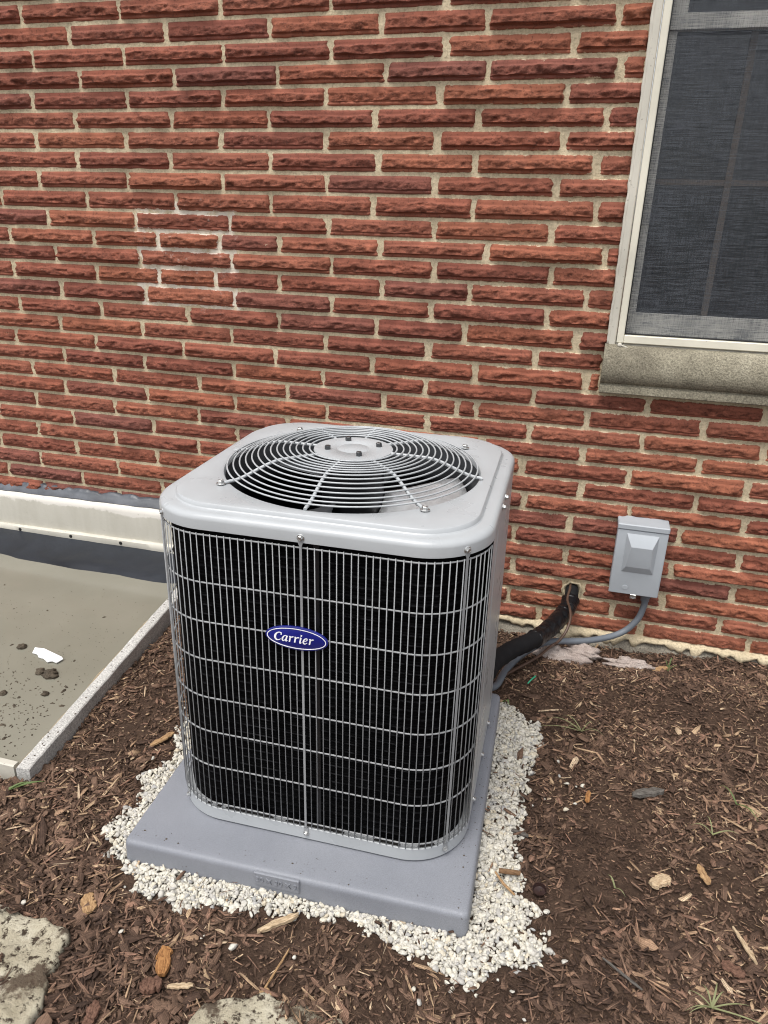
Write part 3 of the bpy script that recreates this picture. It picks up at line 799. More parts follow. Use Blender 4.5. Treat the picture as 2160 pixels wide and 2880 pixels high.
# service panel on the right side
m = MB(); prof = []
q = FL + ARC * .93
while q < 3 * FL + 2 * ARC - .0:
    (px, py), (nx, ny) = path(q)
    d = .0
    for cr in (FL + ARC + .052, FL + ARC + .062): d -= .004 * math.exp(-((q - cr) / .004) ** 2)
    prof.append((px + nx * (.0015 + d), py + ny * (.0015 + d))); q += .006
m.loops([[(a, b, z) for a, b in prof] for z in (.0915, .40, .776)], closed=False); up(m, 'service_panel', PAINT, sm=50)
for (yy, zz) in ((-.02, .792), (-.08, .792)):
    screw(ac, (H + .0024, yy, zz), (1, 0, 0))
for (yy, zz) in ((.02, .0765), (-.14, .0765), (.15, .0765)): screw(ac, (H + .0004, yy, zz), (1, 0, 0), .9)
# top cover
HT = .3425
m = MB()
m.loops([sq(HT - .006, RC - .004, .7782), sq(HT - .0005, RC, .7772), sq(HT + .0012, RC, .7785), sq(HT + .0012, RC, .797), sq(HT + .0005, RC, .8015), sq(HT - .002, RC, .8055), sq(HT - .006, RC, .8085), sq(HT - .012, RC, .810),
         sq(.3200, .120, .8102), sq(.3165, .117, .8106), sq(.3145, .116, .8125), sq(.3130, .115, .8180), sq(.3110, .114, .8203), sq(.3075, .112, .8212), sq(.297, .17, .8210), ci(.2880, .8203), ci(.2845, .8188), ci(.2820, .8150), ci(.2810, .808)], True)
top = up(m, 'top_cover', PAINT, sm=30)
m = MB(); m.loops([ci(.2812, .810), ci(.2795, .80), ci(.2745, .775), ci(.2720, .735), ci(.286, .715)]); up(m, 'fan_orifice', DARKGREY, sm=60)
# fan guard
def dome(R): return .8255 + .0330 * (1 - sst(.165, .290, R))
m = MB(); m.lathe([(.0885, .8575), (.0875, .8600), (.080, .8610), (.0385, .8610), (.037, .8599), (.034, .8599), (.0325, .8610), (.0001, .8612)], 56); m.lathe([(.0885, .8575), (.086, .8560), (.0001, .8560)], 56)
fg = up(m, 'fan_guard', PAINT, sm=45)
NR = 14
for k in range(NR):
    R = .0970 + (.2770 - .0970) * (k / (NR - 1)) ** .97
    m = MB(); z = float(dome(R)) + .0028
    m.tube([(R * math.cos(2 * math.pi * q / 96), R * math.sin(2 * math.pi * q / 96), z) for q in range(96)], .0019, 7, closed=True)
    up(m, 'guard_ring', PAINT, fg, 80)
GA = math.radians(-2)
for k in range(8):
    a = GA + k * math.pi / 4
    ca, sa = math.cos(a), math.sin(a)
    Rm = .300 if k % 2 else .291
    pts = []
    for R in np.linspace(.078, .278, 22): pts.append((R * ca, R * sa, float(dome(R)) - .0014))
    pts += [(.284 * ca, .284 * sa, .8255), (Rm * ca, Rm * sa, .8232)]
    m = MB(); m.tube(pts, .0037, 8); up(m, 'guard_spoke', PAINT, fg, 60)
    if k % 2: screw(ac, (Rm * ca * 1.012, Rm * sa * 1.012, .8225), (0, 0, 1), 1.25)
BOLT = MB(); BOLT.loops([[(.0068 * math.cos(a * math.pi / 3), .0068 * math.sin(a * math.pi / 3), z) for a in range(6)] for z in (0, .008)] + [[(.0058 * math.cos(a * math.pi / 3), .0058 * math.sin(a * math.pi / 3), .0092) for a in range(6)]], True, False, True)
BM = BOLT.me('bolt', DARKBOLT)
for k in range(4):
    a = math.radians(28) + k * math.pi / 2
    ob('bolt', BM, fg, (.058 * math.cos(a), .058 * math.sin(a),   .8607 + Z0), (0, 0, .3 * k))
# motor and fan
m = MB(); m.lathe([(.070, .700), (.0745, .704), (.0745, .716), (.070, .718), (.070, .846), (.06, .854)], 40, cap0=True, cap1=True); mo = up(m, 'fan_motor', BLACK, sm=40)
m = MB(); m.lathe([(.0752, .7045), (.0765, .708), (.0765, .714), (.0752, .717)], 40); up(m, 'motor_band', ALU, mo, 40)
for k, a0 in enumerate((-2, 118, 238)):
    m = MB(); L = []
    for R in np.linspace(.072, .262, 10):
        row = []
        wd = math.radians(46 + 60 * ((R - .07) / .19) ** 1.0) * (1 - .25 * (R / .262) ** 3)
        for q in range(13):
            f = q / 12 - .5
            a = math.radians(a0) + f * wd * .9
            row.append((R * math.cos(a), R * math.sin(a), .742 + f * .052 * (.6 + R * 1.6) - .016 * f * f))
        L.append(row)
    m.loops(L, closed=False); o = up(m, 'fan_blade', BLADE_LIT if k == 0 else DARKGREY, sm=60)  # glint put into the first blade's colour; the others painted dark as in shade
    so = o.modifiers.new('solid', 'SOLIDIFY'); so.thickness = .0015
for dx in (.0, .018):
    pass
# control bracket seen through the opening
m = MB(); m.bbox(.155, .245, -.245, -.12, .60, .66, .003); up(m, 'control_bracket', ALU)
# badge
bz = .576; bxx = -.010; by = -H - .0095
def ell(a, b, y, n=72): return [(bxx + a * math.cos(2 * math.pi * k / n), y, bz + b * math.sin(2 * math.pi * k / n)) for k in range(n)]
m = MB(); m.loops([ell(.0630, .0245, by + .006), ell(.0642, .0257, by + .004), ell(.0642, .0257, by + .001), ell(.0625, .0240, by)], True, True, True)
bd = up(m, 'badge', BLUE, sm=45)
m = MB(); m.loops([ell(.0608, .0223, by - .0001), ell(.0608, .0223, by - .0005), ell(.0592, .0207, by - .0005), ell(.0592, .0207, by - .0001)]); up(m, 'badge_border', WHITE, bd)
def stroke(m, pts, w, y):
    P2 = smoothpath([(a, 0, b) for a, b in pts], 6) if len(pts) > 2 else [Vector((a, 0, b)) for a, b in pts]
    n = len(P2); W = np.interp(np.linspace(0, 1, n), np.linspace(0, 1, len(w)), w)
    L = []
    for i in range(n):
        t = (P2[min(n - 1, i + 1)] - P2[max(0, i - 1)]).normalized(); nn = Vector((-t.z, 0, t.x)) * W[i] / 2
        L.append((P2[i] + nn, P2[i] - nn))
    sc, sh = .0126, .20
    def tr(p, yy): return (bxx - .0470 + (p.x + p.z * sh) * sc, yy, bz - .0088 + p.z * sc * 1.02)
    m.loops([[tr(a, y), tr(b, y), tr(b, y + .0004), tr(a, y + .0004)] for a, b in L], True, True, True)
m = MB(); yb = by - .0006
def glyph_r(x):
    stroke(m, [(x + .02, .93), (x + .24, .97)], [.10, .14], yb); stroke(m, [(x + .24, .98), (x + .24, .0)], [.25, .25], yb - .00005)
    stroke(m, [(x + .28, .55), (x + .42, .84), (x + .60, .95), (x + .72, .88)], [.10, .13, .17, .26], yb - .0001)
stroke(m, [(1.08, 1.02), (1.02, 1.28), (.78, 1.40), (.42, 1.28), (.17, .92), (.15, .48), (.38, .13), (.70, .03), (1.00, .16), (1.10, .30)], [.22, .14, .13, .2, .33, .34, .24, .15, .11, .07], yb)
stroke(m, [(1.06, 1.38), (1.08, 1.00)], [.09, .13], yb - .0001)
x = 1.30                                       # a
stroke(m, [(x + .70, .86), (x + .48, .98), (x + .20, .78), (x + .09, .42), (x + .18, .08), (x + .36, .05), (x + .58, .30), (x + .70, .60)], [.12, .13, .2, .26, .2, .13, .11, .1], yb)
stroke(m, [(x + .76, .98), (x + .70, .22), (x + .80, .04), (x + .97, .18)], [.26, .25, .17, .07], yb - .0001)
glyph_r(2.36); glyph_r(3.22)
x = 4.10                                       # i
stroke(m, [(x + .02, .93), (x + .22, .97)], [.1, .14], yb); stroke(m, [(x + .22, .98), (x + .20, .20), (x + .30, .04), (x + .46, .18)], [.25, .25, .17, .07], yb - .0001)
stroke(m, [(x + .21, 1.22), (x + .22, 1.46)], [.25, .25], yb)
x = 4.72                                       # e
stroke(m, [(x + .16, .44), (x + .42, .52), (x + .62, .72), (x + .58, .92), (x + .40, .97), (x + .18, .76), (x + .09, .42), (x + .20, .10), (x + .46, .03), (x + .74, .26)], [.08, .09, .15, .17, .13, .22, .27, .22, .14, .07], yb)
glyph_r(5.62)
up(m, 'badge_lettering', WHITE, bd)

# ================================================================== LOW FLAT COVER AGAINST THE WALL
cv = empty('areaway_cover', (-1.8, -.6, 0))
tag(cv, 'low flat areaway cover with grey rails holding muddy water', 'areaway cover')
CO = Vector((-1.8, -.6, 0))
def cpart(m, name, mat, parent=cv, sm=0):
    m.V = [(a - CO.x, b - CO.y, c - CO.z) for a, b, c in m.V]; o = m.ob(name, mat, parent)
    if sm: autosmooth(o, sm)
    return o
# back board with the sloping top painted cream
def strip(prof, x0, x1, st, nz, seed):
    m = MB(); xs = np.arange(x0, x1 + st / 2, st); L = []
    for a in xs: L.append([(a, y + (float(fbm(a * 7, k * 3.1, seed)) - .5) * nz, z + (float(fbm(a * 9, k * 2.3, seed + 5)) - .5) * nz + (a + 1.95) * .014) for k, (y, z) in enumerate(prof)])
    m.loops(L, False); return m
cpart(strip([(-.058, .02), (-.058, .20), (-.055, .215), (-.047, .222), (-.012, .232)], -3.8, -1.25, .02, .004, 81), 'back_board', PEEL, sm=40)
m = MB(); xs = np.arange(-3.8, -1.25, .008); L = []
for a in xs:
    t = (a + 1.95) * .016
    w1_ = (float(fbm(a * 30, 1, 91)) - .5) * .016; w2_ = (float(fbm(a * 18, 5, 92)) - .5) * .020
    L.append([(a, -.040, .2235 + t + w2_ * .2), (a, -.043 + w2_ * .3, .228 + t + w2_ * .3), (a, -.030, .236 + t), (a, -.019 + w1_ * .1, .247 + t), (a, -.014, .256 + t + w1_), (a, .0, .258 + t + w1_)])
m.loops(L, False); cpart(m, 'sealant', SEAL, sm=60)
tr_ = cpart(strip([(-.056, .084), (-.068, .087), (-.077, .081), (-.078, .060), (-.075, .053), (-.079, .046), (-.073, .041), (-.058, .042)], -3.8, -1.25, .02, .003, 83), 'trim_strip', CREAM2, sm=50)
for (a, z) in ((-2.223, .067), (-1.973, .070), (-1.736, .073), (-1.49, .076), (-2.47, .064)):
    m = MB(); m.lathe([(.0095, 0), (.0075, .0022), (.0001, .0026)], 10); o = m.ob('screw', HOLE, tr_, True); o.location = (a - CO.x, -.0782 - CO.y, z); o.rotation_euler = (math.pi / 2, 0, 0); o.scale = (.8, .8, 1)
# membrane
m = MB(); L = []
for a in np.arange(-3.8, -1.30, .015):
    row = []
    for k, f in enumerate(np.linspace(0, 1, 22)):
        y = -.064 - .30 * f
        z = .046 * (1 - f) ** 1.35 + .016 + (float(fbm(a * 5.5, y * 9, 95, 3)) - .5) * .020 * math.sin(math.pi * min(1, f * 1.3)) + .012 * math.exp(-((f - .55) / .13) ** 2) * sst(-2.4, -1.9, a) * (1 - sst(-1.5, -1.35, a)) * .5
        row.append((a, y, float(z)))
    L.append(row)
m.loops(L, False); cpart(m, 'rubber_membrane', MEMB, sm=80)
m = MB(); m.box(-3.8, -1.33, -1.24, -.07, -.02, .004); cpart(m, 'tray_floor', CURB)
# rails
def prism(P0, P1, w, z0, z1, b=.003):
    P0 = Vector(P0); P1 = Vector(P1); t = (P1 - P0); Lg = t.length; t.normalize(); n = Vector((-t.y, t.x))
    m = MB(); L = []
    for q in np.linspace(0, 1, 40):
        c = P0 + t * (Lg * q); j = (float(fbm(q * 30, 1, 101)) - .5) * .0025
        prof = [(0, z0), (0, z1 - b), (b, z1), (w - b, z1), (w, z1 - b), (w, z0)]
        L.append([(c.x + n.x * d + n.x * j, c.y + n.y * d + n.y * j, z + j) for d, z in prof])
    m.loops(L, True, True, True); return m
cpart(prism((-1.206, -1.262), (-1.345, -.075), .036, -.05, .044), 'side_rail', CURB, sm=40)
o = cpart(prism((-3.8, -1.262), (-1.252, -1.262), .020, -.05, .042), 'front_rail', CREAM2, sm=40)
m = MB(); V2 = []
# muddy water pooled on the cover (part of the setting)
wx = [(-3.19, -1.238), (-1.2485, -1.238)]
m = MB(); m.add([(-3.79, -1.24, .030), (-1.2465, -1.24, .030), (-1.376, -.13, .030), (-3.79, -.13, .030)], [(0, 1, 2, 3)])
wt = m.ob('puddle', WATER); tag(wt, 'muddy grey brown water standing on the flat cover', kind='structure')

SILT = m_concrete('tan_silt', ((.22, .175, .115), (.30, .245, .165), (.37, .31, .215)), 40, .5)
m = MB(); L = []
for q in np.linspace(0, 1, 60):
    x_, y_ = -1.2415 - .1385 * q, -1.258 + 1.183 * q; w_ = .004 + .026 * float(fbm(q * 14, 2, 111)) * (1 - .75 * q)
    L.append([(x_ + .002, y_, .0365), (x_ - w_ * .4, y_, .0325), (x_ - w_, y_ - .002, .0297)])
m.loops(L, False); cpart(m, 'silt_edge', SILT, sm=80)
# debris on the water and rail
def clod(name, p, r, seed, mat, label, cat, sc=(1, 1, .6), group=None, jag=.35):
    import bmesh
    bm = bmesh.new(); bmesh.ops.create_icosphere(bm, subdivisions=4, radius=1)
    co = np.array([v.co[:] for v in bm.verts])
    n = fbm(co[:, 0] * 2.2 + seed * 3.7, co[:, 1] * 2.2 + co[:, 2] * 1.9, seed, 4)
    n = n + (fbm(co[:, 0] * 9 + seed, co[:, 1] * 9 + co[:, 2] * 8, seed + 2, 3) - .5) * jag
    co = co * (.55 + .9 * n)[:, None] * np.array(sc) * r
    fs = [[v.index for v in f.verts] for f in bm.faces]; bm.free()
    o = ob(name, mesh(name, co, np.array(fs), mat, True)); o.location = p
    tag(o, label, cat, group); return o
CLAY = m_concrete('wet_clay', ((.055, .044, .032), (.10, .08, .058), (.15, .122, .09)), 60, 1.0, .8)
clod('mud_clod', (-1.434, -.893, .034), .023, 3, CLAY, 'largest dark mud clod in the puddle below the white scrap', 'mud clod', (1, .9, .55))
clod('mud_clod', (-1.474, -.890, .034), .014, 5, CLAY, 'small mud lump touching the left of the largest clod', 'mud clod')
clod('mud_clod', (-1.623, -.791, .033), .014, 8, CLAY, 'round mud clod in the puddle left of the white scrap', 'mud clod')
clod('mud_clod', (-1.387, -.977, .032), .011, 9, CLAY, 'mud lump in the puddle nearest the middle of the side rail', 'mud clod')
clod('mud_clod', (-1.503, -1.01, .032), .011, 12, CLAY, 'mud lump at the left edge of the photo in the puddle', 'mud clod')
m = MB(); n = 12
topP = [(-1.578, -.785), (-1.545, -.782), (-1.505, -.793), (-1.462, -.806), (-1.450, -.815), (-1.456, -.838), (-1.475, -.834), (-1.487, -.842), (-1.51, -.829), (-1.53, -.828), (-1.545, -.815), (-1.566, -.812)]
L0 = [(a, b, .0315 + .004 * float(fbm(a * 30, b * 30, 4))) for a, b in topP]
m.loops([L0, [(a, b, z + .0025) for a, b, z in L0]], True, True, True)
o = m.ob('torn_scrap', m_plain('white_plastic', (.75, .75, .75), .6)); tag(o, 'torn white scrap lying in the muddy puddle', 'scrap')
sp = MB()
for k in range(1500):
    f = rng.random() ** .6
    x = -1.28 - rng.random() ** 1.2 * 1.1; y = -.30 - .93 * rng.random() ** .45
    if x > -1.27 - (y + 1.24) * -.0 - .117 * (y + 1.24) - .01: continue
    r = rng.uniform(.0010, .0032) * (2.2 if rng.random() < .07 else 1) * (1.25 if y < -.9 else .8)
    a = rng.random() * 6.28; el = rng.uniform(1, 2.6)
    q = [(x + r * el * math.cos(t) * math.cos(a) - r * math.sin(t) * math.sin(a), y + r * el * math.cos(t) * math.sin(a) + r * math.sin(t) * math.cos(a)) for t in (0, 1.2, 2.4, 3.5, 4.9)]
    sp.add([(p[0], p[1], .0285) for p in q] + [(x, y, .0305 + r * .6)], [(i, (i + 1) % 5, 5) for i in range(5)])
for k in range(45):
    t = rng.random(); d = rng.uniform(.004, .032)
    x = -1.206 - .139 * t - d; y = -1.262 + 1.187 * t
    r = rng.uniform(.001, .003)
    q = [(x + r * rng.uniform(.7, 1.6) * math.cos(tt), y + r * rng.uniform(.7, 1.6) * math.sin(tt)) for tt in (0, 1.2, 2.4, 3.5, 4.9)]
    sp.add([(p[0], p[1], .0435) for p in q] + [(x, y, .0452 + r * .5)], [(i, (i + 1) % 5, 5) for i in range(5)])
for k in range(170):
    if k < 70: u_, v_ = rng.uniform(-.37, .37), rng.uniform(-.37, -.335)
    else: u_, v_ = rng.uniform(.336, .374), rng.uniform(-.36, .37)
    x = pc.x + math.cos(PA) * u_ - math.sin(PA) * v_; y = pc.y + math.sin(PA) * u_ + math.cos(PA) * v_
    r = rng.uniform(.0005, .0017) * (1.8 if rng.random() < .1 else 1)
    q = [(x + r * rng.uniform(.7, 1.8) * math.cos(tt), y + r * rng.uniform(.7, 1.6) * math.sin(tt)) for tt in (0, 1.2, 2.4, 3.5, 4.9)]
    sp.add([(p[0], p[1], .0545) for p in q] + [(x, y, .0555 + r * .5)], [(i, (i + 1) % 5, 5) for i in range(5)])
o = sp.ob('dirt_specks', CLAY); tag(o, 'fine dirt specks scattered over the puddle and rail', kind='stuff')

# ================================================================== FLAGSTONES
STONES = []
def flagstone(outline, label, seed):
    import bmesh
    P = np.array(outline); c = P.mean(0); STONES.append(P)
    per = []
    for a, b in zip(P, np.roll(P, -1, 0)):
        k = max(2, int(np.hypot(*(b - a)) / .012))
        for t in range(k): per.append(a + (b - a) * t / k)
    per = np.array(per); per = per + (np.stack([fbm(per[:, 0] * 40, per[:, 1] * 40, seed), fbm(per[:, 0] * 40, per[:, 1] * 40, seed + 3)], 1) - .5) * .030
    L = []
    for f, z in ((1.02, -.03), (1.01, .002), (1.0, .008), (.985, .013), (.94, .0155), (.85, .0165), (.72, .017), (.56, .0175), (.4, .018), (.22, .018), (.07, .018)):
        q = c + (per - c) * f
        zz = z + (fbm(q[:, 0] * 30, q[:, 1] * 30, seed + 7, 4) - .5) * (.020 if z > .01 else .008)
        L.append([(a, b, d) for (a, b), d in zip(q, zz)])
    m = MB(); m.loops(L, True, True, True)
    M = Mat('pitted_limestone'); n = M.noise(60, 6, .72)
    cc = M.ramp(M.noise(14, 5, .65), [(.3, (.27, .235, .165)), (.55, (.40, .36, .27)), (.75, (.52, .48, .385))])
    pit = M.ramp(n, [(.40, 1), (.48, 0)])
    cc = M.mix(pit, cc, (.045, .032, .022))
    cc = M.mix(M.ramp(M.noise(9, 6, .75), [(.52, 0), (.60, .9)]), cc, (.07, .047, .032))
    M.out(cc, .9, M.bump(n, .9, .008), spec=.2)
    o = m.ob('flagstone', M.m, None, True); tag(o, label, 'flagstone', 'limestone flagstones set in the mulch'); return o
flagstone([(-1.30, -1.54), (-1.02, -1.575), (-.987, -1.579), (-.919, -1.585), (-.845, -1.592), (-.830, -1.606), (-.832, -1.66), (-.808, -1.71), (-.789, -1.768), (-.77, -1.88), (-1.0, -1.99), (-1.3, -1.9)], 'pitted cream flagstone at the left below the pad corner', 3)
flagstone([(-.545, -1.71), (-.520, -1.652), (-.490, -1.632), (-.447, -1.615), (-.421, -1.594), (-.388, -1.596), (-.325, -1.598), (-.275, -1.604), (-.225, -1.66), (-.22, -1.80), (-.33, -1.92), (-.50, -1.88)], 'cream flagstone with a curved edge at the bottom centre', 9)

# ================================================================== GRAVEL AND MULCH (uncountable)
GP = np.array([[-.958,-.989],[-.929,-1.103],[-.963,-1.163],[-.937,-1.225],[-.918,-1.266],[-.94,-1.329],[-.929,-1.37],[-.880,-1.411],[-.868,-1.425],[-.786,-1.475],[-.726,-1.475],[-.667,-1.483],[-.599,-1.454],[-.527,-1.445],[-.493,-1.448],[-.423,-1.424],[-.369,-1.412],[-.325,-1.417],[-.246,-1.424],[-.192,-1.441],[-.153,-1.452],[-.106,-1.46],[-.07,-1.486],[-.041,-1.478],[-.03,-1.437],[.024,-1.407],[.03,-1.419],[.078,-1.385],[.075,-1.341],[.044,-1.318],[.033,-1.242],[.01,-1.212],[-.001,-1.151],[-.008,-1.084],[.002,-1.006],[.006,-.924],[-.005,-.797],[.018,-.691],[-.019,-.627],[-.106,-.576],[-.3,-.575],[-.86,-.60],[-.93,-.70],[-.95,-.85]])
def inside(px, py, P):
    r = np.zeros(len(px), bool); j = len(P) - 1
    for i in range(len(P)):
        xi, yi = P[i]; xj, yj = P[j]
        with np.errstate(divide='ignore', invalid='ignore'):
            c = ((yi > py) != (yj > py)) & (px < (xj - xi) * (py - yi) / (yj - yi + 1e-12) + xi)
        r ^= c; j = i
    return r
PC = np.array([[-.3815, -.3815], [.3815, -.3815], [.3815, .3815], [-.3815, .3815]]) @ np.array([[math.cos(PA), math.sin(PA)], [-math.sin(PA), math.cos(PA)]]) + np.array([pc.x, pc.y])
GR = []
def scatter(base_v, base_f, pos, scale, rot, tint, extra=None):
    # base_v: list of variants (k,n,3)
    k, n, _ = base_v.shape; N = len(pos)
    vi = rng.integers(0, k, N)
    V = base_v[vi] * scale[:, None, :]
    V = np.einsum('nij,nkj->nki', rot, V) + pos[:, None, :]
    F = (base_f[None] + (np.arange(N) * n)[:, None, None]).reshape(-1, base_f.shape[1])
    GR.append((base_v[vi][:, :, 1] * scale[:, 1:2] * 1000 + rng.uniform(0, 500, N)[:, None]).ravel())
    return V.reshape(-1, 3), F, np.repeat(tint, n)
def euler(ax, ay, az):
    cx, sx, cy, sy, cz, sz = np.cos(ax), np.sin(ax), np.cos(ay), np.sin(ay), np.cos(az), np.sin(az)
    R = np.zeros((len(ax), 3, 3))
    R[:, 0, 0] = cz * cy; R[:, 0, 1] = cz * sy * sx - sz * cx; R[:, 0, 2] = cz * sy * cx + sz * sx
    R[:, 1, 0] = sz * cy; R[:, 1, 1] = sz * sy * sx + cz * cx; R[:, 1, 2] = sz * sy * cx - cz * sx
    R[:, 2, 0] = -sy; R[:, 2, 1] = cy * sx; R[:, 2, 2] = cy * cx
    return R
# pebbles
import bmesh
bm = bmesh.new(); bmesh.ops.create_icosphere(bm, subdivisions=2, radius=1)
ico = np.array([v.co[:] for v in bm.verts]); icof = np.array([[v.index for v in f.verts] for f in bm.faces]); bm.free()
var = []
for k in range(14):
    v = ico.copy()
    for q in range(13):                        # cut flat facets so the chips look crushed
        d = rng.normal(size=3); d /= np.linalg.norm(d); h = rng.uniform(.40, .72)
        e = v @ d; v = v - np.where(e > h, e - h, 0)[:, None] * d
    var.append(v * 1.4)
var = np.array(var)
N = 62000
px, py = rng.uniform(-1.08, .16, N), rng.uniform(-1.56, -.5, N)
jit = (fbm(px * 30, py * 30, 55, 3) - .5)
cxg, cyg = -.47, -1.0
ins = inside(cxg + (px - cxg) * 1.018 + jit * .065 + rng.normal(0, .006, N), cyg + (py - cyg) * 1.022 + np.roll(jit, 1) * 0 + jit * .05 + rng.normal(0, .006, N), GP) & ~inside(px, py, PC)
stray = (rng.random(N) < .0022) & ~inside(px, py, PC) & (px > -1.0) & (py < -.6)
keep = ins | stray
px, py, stray = px[keep], py[keep], (stray & ~ins)[keep]
N = len(px)
sz = rng.lognormal(math.log(.0043), .28, N).clip(.0019, .0076)
# keep a clear seam at the pad
pos = np.stack([px, py, gz(px, py) + rng.uniform(.000, .009, N) + np.where(stray, .004, 0)], 1)
sc = np.stack([sz * rng.uniform(.9, 1.5, N), sz * rng.uniform(.75, 1.1, N), sz * rng.uniform(.55, .9, N)], 1)
V, F, T = scatter(var, icof, pos, sc, euler(rng.normal(0, .5, N), rng.normal(0, .5, N), rng.uniform(0, 6.3, N)), rng.random(N))
o = ob('gravel', mesh('gravel', V, F, GRAVEL, False, {'tint': T})); tag(o, 'white crushed limestone gravel spread round the pad', kind='stuff')

# mulch chips
def chip_variants(k, n=6):
    out = []
    for q in range(k):
        # torn, roughly rectangular splinters: two long sides and ragged ends
        x = np.array([-1.0, -.25, .85, 1.0, .2, -.85]) + rng.uniform(-.22, .22, n)
        y = np.array([-.55, -1.0, -.75, .45, 1.0, .7]) * rng.uniform(.55, 1.1, n)
        if rng.random() < .45: y[[0, 5]] *= .25; x[[0, 5]] -= .15
        sh = rng.uniform(-.5, .5); cu = rng.uniform(-.9, .9)
        z = sh * x + cu * (x * x - .4)
        top = np.stack([x * .96, y * .86, .5 + rng.uniform(-.45, .45, n) + z], 1); bot = np.stack([x, y, -.5 + z], 1)
        out.append(np.concatenate([top, bot]))
    return np.array(out)
nq = 6
cf = [[0, i, i + 1] for i in range(1, nq - 1)]
for i in range(nq):
    j = (i + 1) % nq; cf += [[i, nq + i, nq + j], [i, nq + j, j]]
cf = np.array(cf)
cvs = chip_variants(40)
N = 185000
px, py = rng.uniform(-1.65, 1.35, N), rng.uniform(-2.35, .0, N)
# thin out what lies beyond the frame
a_ = np.stack([px, py, px * 0], 1) - np.array(_c)
dd = a_ @ np.array(_f); ua = 1080 + 2063 * (a_ @ np.array(_r)) / dd; ub = 1440 - 2063 * (a_ @ np.array(_u)) / dd
vis = (ua > -60) & (ua < 2220) & (ub < 2960)
keep = vis | (rng.random(N) < .35)
keep &= ~inside(px, py, PC) & ~((px < -1.215 - .117 * (py + 1.262)) & (py > -1.285))
jit = (fbm(px * 30, py * 30, 55, 3) - .5)
ing = inside(px + jit * .03, py + np.roll(jit, 7) * 0, GP)
keep &= ~ing | (rng.random(N) < .030)
bare = sst(.50, .62, fbm(px * 4.5, py * 4.5, 123, 4))
keep &= rng.random(N) > bare * .34
px, py, ing, bare = px[keep], py[keep], ing[keep], bare[keep]
N = len(px)
kind = rng.random(N)
L_ = np.where(kind < .56, rng.lognormal(math.log(.0052), .45, N), np.where(kind < .82, rng.lognormal(math.log(.0112), .42, N), rng.lognormal(math.log(.0140), .48, N))).clip(.0018, .036)
asp = np.where(kind < .56, rng.uniform(.2, .8, N), np.where(kind < .82, rng.uniform(.18, .62, N), rng.uniform(.05, .17, N)))
th = np.where(kind < .82, rng.uniform(.08, .22, N) * L_, rng.uniform(.04, .10, N) * L_).clip(.0006, .0030)
coarse = sst(.46, .66, fbm(px * 3.2, py * 3.2, 66, 3)) * .6 + .26 + sst(-1.25, -1.5, py) * .35 + .25 * sst(-.5, -.2, py)
big = (L_ > .0095) & (rng.random(N) > coarse)
L_ = np.where(big, L_ * .45, L_)
L_ = L_ * (1 - .45 * bare * (rng.random(N) < .8))
tint = np.where(kind < .56, rng.beta(1.8, 2.2, N) * .76, np.where(kind < .82, rng.beta(2.6, 2.0, N) * .84, rng.beta(5.0, 1.9, N)))
tint = np.where((rng.random(N) < .07), rng.uniform(.78, .98, N), tint)
patch = fbm(px * 2.4, py * 2.4, 88, 3)
tint = (tint - .16 * sst(.50, .34, patch)).clip(0, 1)
pos = np.stack([px, py, gz(px, py) + rng.uniform(-.001, .009, N) + np.where(ing, .009, 0)], 1)
sc = np.stack([L_, L_ * asp, th], 1)
stn = inside(px, py, STONES[0]) | inside(px, py, STONES[1])
pos[:, 2] += np.where(stn & (fbm(px * 14, py * 14, 99, 3) > .56), .022, 0)
V, F, T = scatter(cvs, cf, pos, sc, euler(rng.normal(0, .36, N), rng.normal(0, .28, N), rng.uniform(0, 6.3, N)), tint)
o = ob('mulch', mesh('mulch', V, F, CHIP, False, {'tint': T, 'grain': GR[-1]})); tag(o, 'shredded brown bark mulch covering the bed', kind='stuff')

# ================================================================== SINGLE PIECES LYING ABOUT
W_TAN = m_wood('tan_wood', (.30, .18, .09), (.45, .30, .16))
W_ORANGE = m_wood('orange_wood', (.26, .12, .045), (.40, .21, .08))
W_PALE = m_wood('pale_wood', (.40, .29, .18), (.55, .44, .30))
W_BARK = m_wood('red_bark', (.11, .058, .04), (.18, .10, .068), (3, 5, 5))
W_GREY = m_wood('grey_wood', (.09, .08, .07), (.16, .145, .13))
W_BROWN = m_wood('brown_twig_bark', (.15, .085, .045), (.24, .145, .08))
def slab_piece(name, A, B, w, t, mat, label, cat='wood chip', z=.012, tilt=.0, seed=0, group='larger wood pieces lying in the mulch'):
    A = np.array(A); B = np.array(B); d = B - A; Lg = float(np.hypot(*d)); c = (A + B) / 2
    r = np.random.default_rng(seed + 100); n = 12; L = []
    for q in range(n):
        f = q / (n - 1); e = min(1, .45 + 3.0 * min(f, 1 - f)) * r.uniform(.82, 1.1)
        x = (f - .5) * Lg; o1 = r.uniform(-.1, .1) * w
        ring = [(x + r.uniform(-.03, .03) * Lg * (q in (0, n - 1)), o1 + w / 2 * e * a, b * t / 2 * r.uniform(.75, 1.15)) for a, b in ((-1, -.6), (-.9, .7), (-.35, 1.1), (.3, .9), (.95, .6), (1, -.7))]
        L.append(ring)
    m = MB(); m.loops(L, True, True, True)
    o = m.ob(name, mat); o.location = (c[0], c[1], float(gz(c[0], c[1])) + z + t / 2 - .004); o.rotation_euler = (r.uniform(-.1, .1), tilt, math.atan2(d[1], d[0]))
    tag(o, label, cat, group); return o
slab_piece('wood_chip', (-.648, -1.563), (-.627, -1.618), .026, .013, W_ORANGE, 'thick orange tan wood block in the mulch below the pad', seed=1)
slab_piece('wood_chip', (-.869, -1.505), (-.835, -1.540), .028, .007, W_TAN, 'flat tan wood chip left of the gravel near the flagstone', seed=2)
